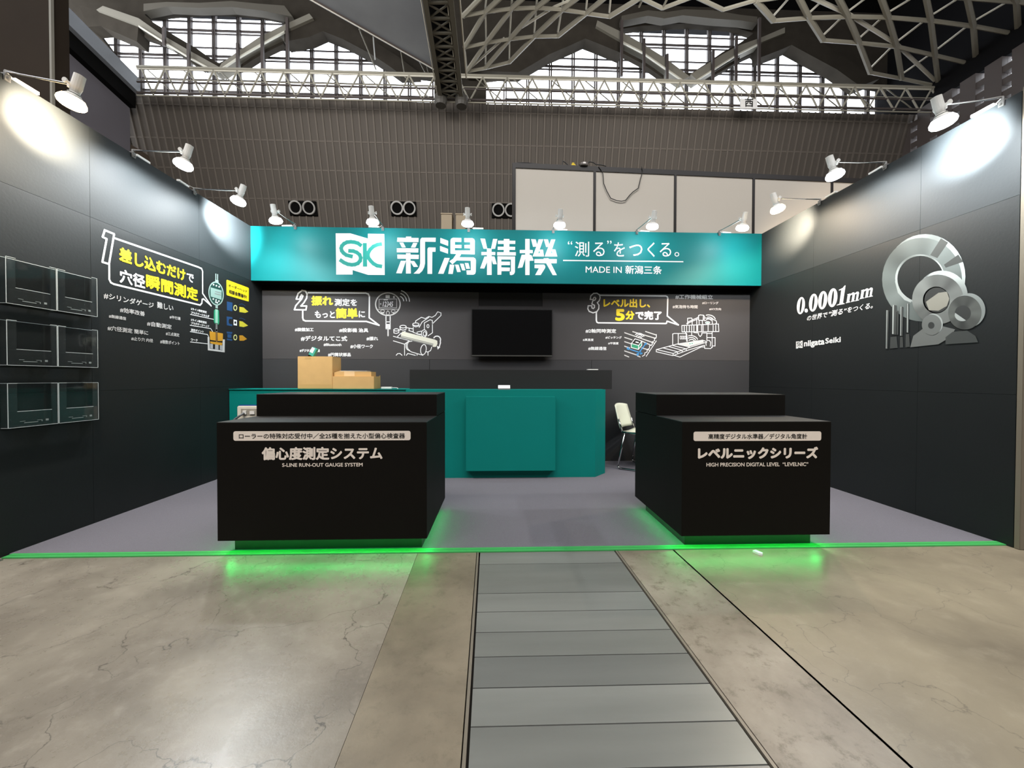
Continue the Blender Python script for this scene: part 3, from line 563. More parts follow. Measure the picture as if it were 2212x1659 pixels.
# ---- right wall
a4 = CR(1710, 600, 9.758)
def rot_ell(cx, cy, rx, ry): return ell(cx, cy, rx, ry, 40, tilt=0.12)
for (cx_, cy_) in ((198, 588), (460, 525), (658, 474), (868, 421)):
    rx_ = 84+(cx_-198)*0.022
    shape(PR, [rot_ell(cx_, cy_, rx_, 182+(cx_-198)*0.026), rot_ell(cx_, cy_, 22, 150)], white, wr, 'numeral', 0, a4)
polys(PR, [ell(310, 692, 36, 42, 18)], white, wr, 'numeral', 0, a4)
shape(PR, [[(1140, 163), (1085, 530), (1120, 540), (1118, 552), (955, 583), (955, 572), (1010, 548), (1050, 260), (998, 268), (1000, 255), (1080, 215), (1120, 165)]], white, wr, 'numeral', 0, a4)
for dx, dy in ((0, 0), (290, -85)):
    sh = [[(1175, 350), (1245, 330), (1218, 500), (1240, 505), (1240, 515), (1145, 538), (1145, 526), (1160, 520), (1185, 365)],
          [(1245, 345), (1290, 310), (1325, 310), (1340, 345), (1318, 480), (1340, 482), (1338, 492), (1255, 512), (1255, 500), (1265, 495), (1288, 350), (1240, 375)],
          [(1335, 330), (1375, 295), (1410, 292), (1425, 320), (1400, 460), (1425, 465), (1425, 475), (1345, 495), (1345, 482), (1355, 478), (1378, 335), (1330, 355)]]
    for s in sh: shape(PR, [[(x+dx, y+dy) for x, y in s]], white, wr, 'numeral', 0, a4)
text(PR, 'の世界で', 330, 760, 800, 915, white, wr, 0.015, a4, shear=0.2)
text(PR, '“測る”', 790, 1165, 715, 835, white, wr, 0.02, a4, shear=0.2) if 0 else text(PR, '“測る”', 790, 1165, 700, 828, white, wr, 0.02, a4, shear=0.2)
text(PR, 'をつくる。', 1180, 1715, 625, 742, white, wr, 0.015, a4, shear=0.2)
shape(PR, [[(95, 1345), (150, 1342), (190, 1350), (192, 1330), (235, 1325), (235, 1480), (185, 1480), (140, 1470), (140, 1490), (95, 1495)]], white, wr, 'emblem_ground', 0, a4)
strokes(PR, [[(160, 1375), (130, 1365), (118, 1385), (150, 1410), (155, 1430), (120, 1440)], [(170, 1365), (172, 1445)], [(215, 1365), (180, 1405), (218, 1445)]], 0.006, charc, wr, 'emblem_letter', 0.0006, a4)
text(PR, 'niigata', 265, 700, 1330, 1490, white, wr, 0.04, a4); text(PR, 'Seiki', 715, 1040, 1275, 1392, white, wr, 0.04, a4)
m4 = CR(1640, 480, 3.867)
g_rim = mat('bright_steel_print', (160, 166, 164), 0.5); g_face = mat('mid_steel_print', (118, 128, 126), 0.5); g_face2 = mat('pale_ring_print', (105, 108, 106), 0.5); g_dark = mat('dark_steel_print', (48, 50, 50), 0.5); g_dk2 = mat('dim_ring_print', (62, 65, 64), 0.5)
def ring_mat(name, c, lo, hi, ph):
    u, v = PR.uv(*m4(*c)); m = bpy.data.materials.new(name); m.use_nodes = True; nt = m.node_tree; N = nt.nodes.new; L = nt.links.new
    b = nt.nodes['Principled BSDF']; b.inputs['Roughness'].default_value = 0.5
    g = N('ShaderNodeTexCoord'); sp = N('ShaderNodeSeparateXYZ'); L(g.outputs['Object'], sp.inputs[0])
    dy = N('ShaderNodeMath'); dy.operation = 'ADD'; dy.inputs[1].default_value = u; L(sp.outputs['Y'], dy.inputs[0])
    dz = N('ShaderNodeMath'); dz.operation = 'SUBTRACT'; dz.inputs[1].default_value = v; L(sp.outputs['Z'], dz.inputs[0])
    at = N('ShaderNodeMath'); at.operation = 'ARCTAN2'; L(dz.outputs[0], at.inputs[0]); L(dy.outputs[0], at.inputs[1])
    w1 = N('ShaderNodeMath'); w1.operation = 'MULTIPLY_ADD'; w1.inputs[1].default_value = 2; w1.inputs[2].default_value = ph; L(at.outputs[0], w1.inputs[0])
    sn = N('ShaderNodeMath'); sn.operation = 'SINE'; L(w1.outputs[0], sn.inputs[0])
    w2 = N('ShaderNodeMath'); w2.operation = 'MULTIPLY_ADD'; w2.inputs[1].default_value = 7; w2.inputs[2].default_value = ph*2; L(at.outputs[0], w2.inputs[0])
    s2 = N('ShaderNodeMath'); s2.operation = 'SINE'; L(w2.outputs[0], s2.inputs[0])
    ad = N('ShaderNodeMath'); ad.operation = 'MULTIPLY_ADD'; ad.inputs[1].default_value = 0.35; L(s2.outputs[0], ad.inputs[0]); L(sn.outputs[0], ad.inputs[2])
    mr = N('ShaderNodeMapRange'); mr.inputs['From Min'].default_value = -1.3; mr.inputs['From Max'].default_value = 1.3; L(ad.outputs[0], mr.inputs['Value'])
    mx = N('ShaderNodeMixRGB'); mx.inputs[1].default_value = lin(lo); mx.inputs[2].default_value = lin(hi); L(mr.outputs[0], mx.inputs[0]); L(mx.outputs[0], b.inputs['Base Color'])
    return m
g_f1 = ring_mat('big_ring_print', (1345, 472), (62, 68, 67), (112, 120, 118), 2.6)
g_f2 = ring_mat('middle_ring_print', (1482, 650), (76, 78, 77), (126, 130, 127), 0.6)
g_f3 = ring_mat('right_ring_print', (1705, 760), (52, 54, 53), (92, 95, 92), 1.5)
g_rm = ring_mat('ring_rim_print', (1390, 500), (86, 92, 90), (185, 192, 190), 2.2)
def ringp(fc, fr, rc, rr, hc, hr, fm, lift, hole=True):
    shape(PR, [ell(rc[0], rc[1], rr[0], rr[1]), ell(hc[0]+4, hc[1], hr[0]*0.93, hr[1]*0.93)], g_rm, wr, 'ring_rim', lift, m4)
    shape(PR, [ell(fc[0], fc[1], fr[0], fr[1]), ell(hc[0], hc[1], hr[0], hr[1])], fm, wr, 'ring_face', lift+0.0003, m4)
ringp((1362, 480), (334, 350), (1390, 455), (334, 356), (1345, 472), (208, 205), g_f1, 0.0)
polys(PR, [[(1430, 275), (1520, 135), (1580, 170), (1490, 300)], [(1545, 355), (1665, 270), (1705, 330), (1560, 380)]], g_dk2, wr, 'ring_shading', 0.0006, m4)
polys(PR, [[(1135, 490), (1160, 590), (1215, 650), (1270, 672), (1265, 650), (1210, 610), (1165, 540)]], g_rim, wr, 'ring_shading', 0.0006, m4)
ringp((1495, 645), (215, 207), (1530, 612), (214, 208), (1482, 650), (112, 112), g_f2, 0.001)
shape(PR, [ell(1482, 650, 112, 112)], g_dark, wr, 'ring_hole', 0.0010, m4)
shape(PR, [[(1395, 665), (1500, 590), (1570, 580), (1592, 640), (1570, 700), (1500, 740), (1420, 735)]], mat('sheen_print', (140, 138, 128), 0.5), wr, 'ring_hole', 0.0014, m4)
ringp((1722, 755), (140, 142), (1757, 735), (136, 142), (1705, 760), (68, 66), g_f3, 0.002)
shape(PR, [ell(1705, 760, 68, 66)], g_dark, wr, 'ring_hole', 0.0021, m4)
polys(PR, [ell(1700, 775, 62, 52, 14, 60, 200)], g_rim, wr, 'ring_shading', 0.0026, m4)
shape(PR, [[(1540, 870), (1640, 895), (1600, 960), (1500, 1020), (1400, 1030), (1265, 1045), (1290, 950), (1370, 890)]], g_face2, wr, 'ring_reflection', 0.0018, m4)
shape(PR, [[(1560, 960), (1620, 915), (1740, 905), (1810, 950), (1832, 1003), (1560, 1020)]], g_dk2, wr, 'ring_reflection', 0.0019, m4)
shape(PR, [ell(1445, 857, 82, 86), ell(1442, 862, 27, 28)], g_face2, wr, 'ring_face', 0.0030, m4)
shape(PR, [ell(1458, 850, 80, 86), ], g_rim, wr, 'ring_rim', 0.0024, m4); shape(PR, [ell(1442, 862, 27, 28)], g_dark, wr, 'ring_hole', 0.0031, m4)
polys(PR, [[(1062, 735), (1088, 735), (1078, 1058), (1060, 1058)], [(1114, 690), (1152, 695), (1148, 940), (1112, 935)], [(1182, 705), (1208, 707), (1202, 950), (1180, 948)], [(1236, 680), (1256, 680), (1252, 925), (1232, 920)], [(1155, 740), (1168, 740), (1165, 940), (1152, 940)]], g_dk2, wr, 'pin_drawing', 0.0025, m4)
polys(PR, [[(1068, 735), (1075, 735), (1068, 1055), (1062, 1055)], [(1118, 690), (1130, 692), (1126, 935), (1114, 933)], [(1185, 705), (1192, 706), (1188, 948), (1182, 948)], [(1240, 680), (1248, 680), (1246, 922), (1238, 920)]], g_rim, wr, 'pin_drawing', 0.0028, m4)
polys(PR, [[(1100, 960), (1150, 955), (1160, 1050), (1095, 1055)], [(1180, 960), (1202, 958), (1205, 1046), (1178, 1048)], [(1228, 935), (1255, 932), (1262, 1040), (1225, 1045)]], g_dk2, wr, 'pin_drawing', 0.002, m4)

# ================================================================== ACRYLIC HOLDERS
def holder_mesh(w, h):
    """local: x out of wall, y along wall, z up; origin at lower near corner on the wall"""
    d = 0.042; t = 0.003
    body = MB().box((0.001, 0, 0), (t, w, h)).box((t, 0, 0), (d, w, t)).box((t, 0, t), (d, t, h)).box((t, w-t, t), (d, w, h))
    body.box((d-t, t, t), (d, w-t, h*0.36)).box((d-t, t, h*0.36), (d, 0.045, h)).box((d-t, w-0.035, h*0.36), (d, w-t, h))
    ed = MB(); e = 0.0022
    for a, b in (((d, 0, 0), (d, w, 0)), ((d, 0, 0), (d, 0, h)), ((d, w, 0), (d, w, h)), ((0.004, 0, h), (0.004, w, h)), ((d, 0.045, h*0.36), (d, w-0.035, h*0.36)), ((0.004, 0, 0), (d, 0, 0)), ((0.004, w, 0), (d, w, 0)), ((d, 0, h), (d, 0.045, h)), ((d, w-0.035, h), (d, w, h))):
        ed.box([a[i]-e/2 for i in range(3)], [b[i]+e/2 for i in range(3)])
    br = MB()
    br.box((d+0.0005, 0.075, h*0.085), (d+0.0015, 0.145, h*0.10)).box((d+0.0005, 0.055, h*0.125), (d+0.0015, 0.08, h*0.135)).box((d+0.0005, 0.14, h*0.125), (d+0.0015, 0.165, h*0.135)).box((d+0.0005, 0.163, h*0.095), (d+0.0015, 0.167, h*0.135)).box((d+0.0005, 0.185, h*0.10), (d+0.0015, 0.2, h*0.145))
    return body, ed, br
rowz = [(1.443, 0.263), (1.092, 0.257), (0.733, 0.255)]
tilt3 = [-0.012, 0.0, 0.012]
first = None
rown = ['top', 'middle', 'bottom']
for r, (z0, hh) in enumerate(rowz):
    for c, (ya, wd) in enumerate(((0.003, 0.253), (0.262, 0.245))):
        hd = empty('brochure_holder', (0.0, ya, z0), 'empty clear acrylic brochure holder on the left wall, %s row, %s of the pair' % (rown[r], ('nearer' if c == 0 else 'farther')), 'holder', 'clear brochure holders on the left wall')
        b, e, q = holder_mesh(wd, hh)
        M = Matrix.Translation((0.0, ya, z0))
        b.xform(M).build('pocket', acryl, hd); e.xform(M).build('rim', acryl_e, hd); q.xform(M).build('embossed_mark', mat('emboss', (140, 150, 150), 0.4), hd)

# ================================================================== FRONT DISPLAY COUNTERS
led = mat('green_led', (30, 255, 110), 0.5, emit=(10, 255, 115), estr=45.0)
ledw = mat('led_strip_tape', (60, 200, 110), 0.5, emit=(0, 255, 105), estr=17)
def counter(x0, x1, y0, y1, yr, zt, zr, label, plx):
    o = empty('display_counter', ((x0+x1)/2, (y0+y1)/2, 0.0), label, 'counter', 'black display counters at the booth front')
    zb = 0.093
    MB().box((x0, y0, zb), (x1, y1, zt-0.004)).build('cabinet_body', black, o)
    MB().box((x0, y0, zt-0.004), (x1, yr, zt)).build('countertop', black_top, o)
    MB().box((x0, yr, zt), (x1, y1, zr-0.004)).build('riser', black, o); MB().box((x0, yr, zr-0.004), (x1, y1, zr)).build('riser_top', black_top, o)
    MB().box((x0+plx[0], y0+0.085, 0.006), (x1-plx[1], y1-0.07, zb)).build('plinth', mat('plinth_laminate', (40, 42, 40), 0.5), o)
    st = MB().box((x0+0.03, y0+0.028, zb-0.006), (x1-0.03, y0+0.038, zb-0.001)).box((x0+0.02, y0+0.03, zb-0.006), (x0+0.03, y1-0.03, zb-0.001)).box((x1-0.03, y0+0.03, zb-0.006), (x1-0.02, y1-0.03, zb-0.001))
    st.build('led_tape', ledw, o)
    dots = MB(); x = x0+0.035
    while x < x1-0.03:
        dots.box((x, y0+0.030, zb-0.010), (x+0.008, y0+0.037, zb-0.006)); x += 0.0165*2
    y = y0+0.05
    while y < y1-0.04:
        for xx in (x0+0.021, x1-0.028): dots.box((xx, y, zb-0.010), (xx+0.007, y+0.008, zb-0.006))
        y += 0.033
    d = dots.build('led_chips', led, o); d['kind'] = 'stuff'
    return o
LC = counter(1.220, 2.403, -0.034, 0.745, 0.335, 0.770, 0.915, 'wider black stepped display counter on the left with green under-lighting and five-line-long white plate', (0.04, 0.045))
LC['label'] = 'left black stepped counter about run-out gauges, green light glowing underneath'
RC = counter(3.897, 4.798, -0.044, 0.745, 0.335, 0.770, 0.915, '', (0.06, 0.05))
RC['label'] = 'right narrower black stepped counter about digital levels, green light underneath'
PC1 = Plane('y', -0.034, 0.0012); PC2 = Plane('y', -0.044, 0.0012)
def rrect(x0, y0, x1, y1, r):
    out = []
    for cx_, cy_, a in ((x1-r, y0+r, -90), (x1-r, y1-r, 0), (x0+r, y1-r, 90), (x0+r, y0+r, 180)):
        for i in range(5): t = math.radians(a+22.5*i); out.append((cx_+r*math.cos(t), cy_+r*math.sin(t)))
    return out
def plate(pl, conv, q, parent):
    (xl, yt, xr, yb) = q
    u0, v1 = pl.uv(*conv(xl, yt)); u1, _ = pl.uv(*conv(xr, yt)); _, v0 = pl.uv(*conv(xl, yb))
    pts = rrect(u0, v0, u1, v1, 0.012)
    y = pl.val
    return MB().prism([(x, y-0.0012, z) for x, z in pts], (0, 0.0011, 0)).build('name_plate', cream, parent)
e1 = CR(440, 780, 3.457); e2 = CR(1300, 780, 3.457)
p1 = plate(PC1, e1, (222, 524, 1545, 595), LC)
text(PC1, 'ローラーの特殊対応受付中／全25種を揃えた小型偏心検査器', 264, 1503, 540, 581, blackp, p1, 0.012, e1)
text(PC1, '偏心度測定システム', 434, 1336, 642, 740, cream, LC, 0.035, e1); text(PC1, 'S-LINE RUN-OUT GAUGE SYSTEM', 587, 1188, 762, 790, cream, LC, 0.025, e1)
p2 = plate(PC2, e2, (685, 527, 1638, 597), RC)
text(PC2, '高精度デジタル水準器／デジタル角度計', 795, 1532, 543, 583, blackp, p2, 0.012, e2)
text(PC2, 'レベルニックシリーズ', 716, 1614, 642, 734, cream, RC, 0.05, e2); text(PC2, 'HIGH PRECISION DIGITAL LEVEL  “LEVELNIC”', 780, 1540, 759, 788, cream, RC, 0.025, e2)

# ================================================================== TEAL RECEPTION COUNTER
rc = empty('reception_counter', (2.9, 2.0, 0), 'long teal reception counter with chamfered corners and square raised front panel', 'counter')
xl, xr, yf = 1.99, 3.815, 1.70; ch = 0.17; ybk = 2.30
out = [(xl, yf), (xr, yf), (xr+ch-0.02, yf+ch), (xr+ch-0.02, ybk), (xl-ch+0.02, ybk), (xl-ch+0.02, yf+ch)]
MB().prism([(x, y, 0.006) for x, y in out], (0, 0, 0.900)).build('cabinet_body', teal, rc)
q0 = P(1006, 857, 'y', yf-0.07); q1 = P(1200, 1017, 'y', yf-0.07)
MB().box((q0.x, yf-0.07, q1.z), (q1.x, yf-0.0005, q0.z)).build('raised_panel', teal, rc, bevel=0.003)
sx0, sx1 = P(885, 800, 'y', 2.0).x, P(1322, 800, 'y', 2.0).x
MB().box((sx0, 2.0, 0.9065), (sx1, ybk, P(1100, 799, 'y', 2.0).z)).build('backboard', charc, rc)
sc = empty('side_counter', (0.9, 2.1, 0), 'plain teal counter against the left wall, holding cardboard boxes', 'counter')
MB().box((0.003, 1.895, 0.006), (xl-ch+0.015, ybk, 0.900)).build('cabinet_body', teal, sc)
MB().box((0.003, 1.885, 0.900), (xl-ch+0.015, ybk, 0.906)).build('countertop', teal, sc)

# things on counters
def at_y(px, py, y): return P(px, py, 'y', y)
zt = 0.9065
# big carton
a = at_y(643, 838, 1.93); b = at_y(712, 770, 1.93)
bx = empty('cardboard_box', ((a.x+b.x)/2, 2.05, zt), 'tall closed brown cardboard box standing on the teal side counter', 'box')
MB().box((a.x, 1.93, zt), (b.x+0.03, 2.16, b.z)).build('carton', card, bx, bevel=0.004)
MB().box((a.x+0.002, 1.9285, zt+0.004), (b.x+0.028, 1.9295, zt+0.05)).build('flap_edge', card_t, bx)
MB().box((a.x+0.08, 1.9285, b.z-0.028), (a.x+0.14, 1.9297, b.z-0.004)).build('packing_tape', card_t, bx)
zb_top = b.z
# low carton
a = at_y(714, 838, 1.92); b = at_y(808, 813, 1.92)
bx = empty('cardboard_box', ((a.x+b.x)/2, 2.0, zt), 'long low brown cardboard box beside the tall one on the teal counter', 'box')
lx0 = max(a.x, at_y(712, 770, 1.93).x+0.034)
MB().box((lx0, 1.92, zt), (b.x, 2.15, b.z)).build('carton', card, bx, bevel=0.003)
MB().prism([(b.x-0.01, 2.148, b.z-0.001), (b.x+0.0, 2.148, b.z-0.001), (b.x+0.003, 2.148, b.z+0.012)], (0, -0.03, 0)).build('loose_flap', card, bx)
zlow = b.z
a = at_y(718, 812, 1.95); b = at_y(806, 803, 1.95)
bx = empty('cardboard_tray', ((a.x+b.x)/2, 2.0, zlow), 'flat tape-wrapped cardboard parcel lying on top of the low box', 'box')
MB().prism([(lx0+0.004, 1.95, zlow+0.001), (b.x-0.02, 1.95, zlow+0.001), (b.x-0.02, 1.95, b.z), (lx0+0.05, 1.95, b.z+0.006), (lx0+0.004, 1.95, b.z-0.01)], (0, 0.16, 0)).build('parcel', card, bx)
MB().box((lx0+0.06, 1.955, b.z+0.0065), (b.x-0.07, 2.08, b.z+0.010)).build('white_sheet', wplast, bx)
MB().box((lx0+0.11, 1.9485, zlow+0.002), (lx0+0.22, 1.9498, b.z+0.001)).build('packing_tape', mat('pale_tape', (225, 195, 150), 0.4), bx)
# tilted small teal and white box on top of the tall carton
q = at_y(676, 765, 1.99)
tb = empty('small_box', (q.x, 1.99, zb_top), 'small white and teal box tilted on top of the tall cardboard box', 'box')
M = Matrix.Translation((q.x-0.026, 1.99, zb_top+0.0115)) @ Matrix.Rotation(math.radians(-27), 4, 'Y')
MB().box((-0.0, -0.02, 0.0), (0.052, 0.03, 0.088)).xform(Matrix.Translation((q.x-0.038, 1.99, zb_top+0.0247)) @ Matrix.Rotation(math.radians(27), 4, 'Y')).build('carton', mat('teal_carton', (60, 160, 145), 0.5), tb)
MB().box((0.0, -0.0215, 0.03), (0.034, -0.0203, 0.086)).xform(Matrix.Translation((q.x-0.038, 1.99, zb_top+0.0247)) @ Matrix.Rotation(math.radians(27), 4, 'Y')).build('white_label', white, tb)
MB().box((q.x-0.045, 1.975, zb_top), (q.x-0.005, 2.02, zb_top+0.018)).build('dark_foot', blackest, tb)
# power strip
a = at_y(826, 836, 2.0); b = at_y(847, 836, 2.0)
ps = empty('power_strip', ((a.x+b.x)/2, 2.0, zt), 'white power strip with thin cord on the teal counter right of the boxes', 'power strip')
MB().box((a.x-0.01, 1.98, zt), (b.x, 2.02, zt+0.022)).build('housing', wplast, ps, bevel=0.003)
MB().path([(b.x, 2.0, zt+0.012), (b.x+0.05, 2.0, zt+0.012), (b.x+0.068, 1.99, zt+0.006), (b.x+0.072, 1.95, zt+0.003)], 0.003).build('cord', wplast, ps)
# card holder on the reception counter
zr_ = 0.9065
a = at_y(1076, 838, 1.76); b = at_y(1102, 831, 1.76)
ch_ = empty('card_holder', ((a.x+b.x)/2, 1.8, zr_), 'small white slanted card holder on the teal reception counter', 'holder')
MB().prism([(a.x, 1.76, zr_), (a.x, 1.80, zr_), (a.x, 1.81, zr_+0.045), (a.x, 1.795, zr_+0.045)], (b.x-a.x, 0, 0)).build('card_stack', white, ch_)
MB().box((a.x, 1.745, zr_), (b.x, 1.759, zr_+0.014)).build('tray_lip', grey_p, ch_)
zbb = P(1100, 799, 'y', 2.0).z
a = at_y(1270, 799, 2.02); b = at_y(1292, 799, 2.02)
fl_ = box('white_tray', (a.x, 2.01, zbb+0.0003), (b.x, 2.09, zbb+0.012), wplast, bevel=0.002); tag(fl_, 'flat white tray on the black backboard of the reception counter', 'tray')

# television
a = at_y(1018, 770, 2.40); b = at_y(1194, 668, 2.40)
tv = empty('television', ((a.x+b.x)/2, 2.42, a.z), 'flat black television hung on the middle of the back wall', 'television')
MB().box((a.x, 2.40, a.z), (b.x, 2.445, b.z)).build('housing', mat('tv_plastic', (20, 20, 20), 0.4), tv, bevel=0.003)
MB().box((a.x+0.012, 2.3975, a.z+0.022), (b.x-0.012, 2.3995, b.z-0.012)).build('screen', mat('tv_screen', (12, 12, 13), 0.12, spec=0.6), tv)
MB().box((a.x+0.005, 2.397, a.z+0.004), (b.x-0.005, 2.3995, a.z+0.016)).build('lower_bezel', mat('tv_bezel', (75, 75, 72), 0.3), tv)
MB().box(((a.x+b.x)/2-0.2, 2.4455, a.z+0.12), ((a.x+b.x)/2+0.2, YK-0.001, b.z-0.12)).build('wall_mount', blackest, tv)

# chair behind the right counter
chx, chy = 4.49, 2.09
chair = empty('chair', (chx, chy, 0.006), 'white plastic chair with chrome sled legs half hidden behind the right counter', 'chair')
MC = Matrix.Translation((chx, chy, 0.006)) @ Matrix.Rotation(math.radians(52), 4, 'Z')
def shell(nx, ny, fn, th):
    mb = MB(); 
    for k in (0, th):
        for j in range(ny+1):
            for i in range(nx+1): mb.v.append(fn(i/nx, j/ny, k))
    n = (nx+1)*(ny+1)
    for j in range(ny):
        for i in range(nx):
            a0 = j*(nx+1)+i; mb.f.append((a0, a0+1, a0+nx+2, a0+nx+1)); mb.f.append((n+a0, n+a0+nx+1, n+a0+nx+2, n+a0+1))
    bd = [i for i in range(nx+1)]+[j*(nx+1)+nx for j in range(1, ny+1)]+[ny*(nx+1)+i for i in range(nx-1, -1, -1)]+[j*(nx+1) for j in range(ny-1, 0, -1)]
    for i in range(len(bd)): a0, b0 = bd[i], bd[(i+1) % len(bd)]; mb.f.append((a0, n+a0, n+b0, b0))
    return mb
sh = shell(8, 8, lambda u, v, k: ((u-0.5)*0.44*(1-0.06*v), -0.22+v*0.42, 0.43-0.02*math.sin(math.pi*v)+0.03*max(0, 0.15-v)*-4-0.012*(1-(2*u-1)**2)-k), 0.012)
sh.xform(MC).build('seat', mat('chair_plastic', (222, 226, 208), 0.35), chair, smooth=True)
bk = shell(8, 8, lambda u, v, k: ((u-0.5)*0.42*(1-0.10*v*v), 0.215+0.07*v+0.035*(1-(2*u-1)**2)+k, 0.455+v*0.275-0.02*(2*u-1)**2*v), 0.012)
bk.xform(MC).build('backrest', MATS['chair_plastic'], chair, smooth=True)
fr = MB()
for s in (-1, 1):
    fr.path([(s*0.20, 0.245, 0.56), (s*0.205, 0.20, 0.42), (s*0.21, -0.16, 0.405)], 0.011)
    fr.path([(s*0.21, 0.17, 0.405), (s*0.235, 0.235, 0.03), (s*0.235, 0.22, 0.012), (s*0.235, -0.24, 0.012), (s*0.235, -0.25, 0.03), (s*0.21, -0.14, 0.405)], 0.011)
fr.tube((-0.21, -0.15, 0.402), (0.21, -0.15, 0.402), 0.01)
fr.xform(MC).build('frame', chrome, chair, smooth=True)

# device behind the left counter, on a small dark stand
q0 = at_y(512, 903, 1.25); q1 = at_y(575, 877, 1.25)
dv = empty('white_device', ((q0.x+q1.x)/2, 1.29, 0.0), 'white plastic device with blue back rim seen behind the left black counter', 'device')
st_ = box('low_stand', (q0.x-0.01, 1.16, 0.006), (q1.x+0.12, 1.50, 0.60), black, bevel=0.003); tag(st_, 'low black stand behind the left counter, under the white device', 'stand')
dv.location.z = 0.6005
MB().box((q0.x, 1.25, 0.6005), (q1.x+0.06, 1.275, q1.z)).build('housing', mat('ivory_plastic', (222, 218, 205), 0.4), dv, bevel=0.006)
MB().box((q0.x-0.006, 1.2755, 0.6005), (q1.x+0.066, 1.30, q1.z+0.008)).build('back_shell', mat('navy_plastic', (25, 60, 130), 0.4), dv, bevel=0.006)
mp_ = (q0.x+0.035, q1.z-0.085)
MB().box((mp_[0], 1.2485, mp_[1]), (q1.x+0.02, 1.2498, q1.z-0.025)).build('connector_recess', mat('grey_recess', (150, 146, 136), 0.5), dv)
MB().box((mp_[0]+0.02, 1.238, mp_[1]+0.012), (mp_[0]+0.05, 1.248, mp_[1]+0.045)).box((mp_[0]+0.08, 1.240, mp_[1]+0.012), (mp_[0]+0.12, 1.248, mp_[1]+0.04)).build('plug', wplast, dv)
MB().path([(mp_[0]+0.035, 1.238, mp_[1]+0.025), (mp_[0]+0.01, 1.215, mp_[1]-0.0), (mp_[0]-0.03, 1.21, mp_[1]-0.03), (mp_[0]-0.045, 1.22, mp_[1]-0.07)], 0.009, 8).build('cable', mat('grey_cable', (95, 100, 105), 0.5), dv)

# paper scrap on the floor
q = P(1636, 1197, 'z', 0)
o = MB().prism([(q.x-0.014, q.y+0.022, 0.001), (q.x+0.006, q.y+0.024, 0.004), (q.x+0.026, q.y-0.010, 0.001), (q.x+0.014, q.y-0.022, 0.001), (q.x-0.002, q.y-0.015, 0.001)], (0, 0, 0.012)).build('paper_scrap', white)
tag(o, 'crumpled white paper scrap on the concrete in front of the right counter', 'paper')

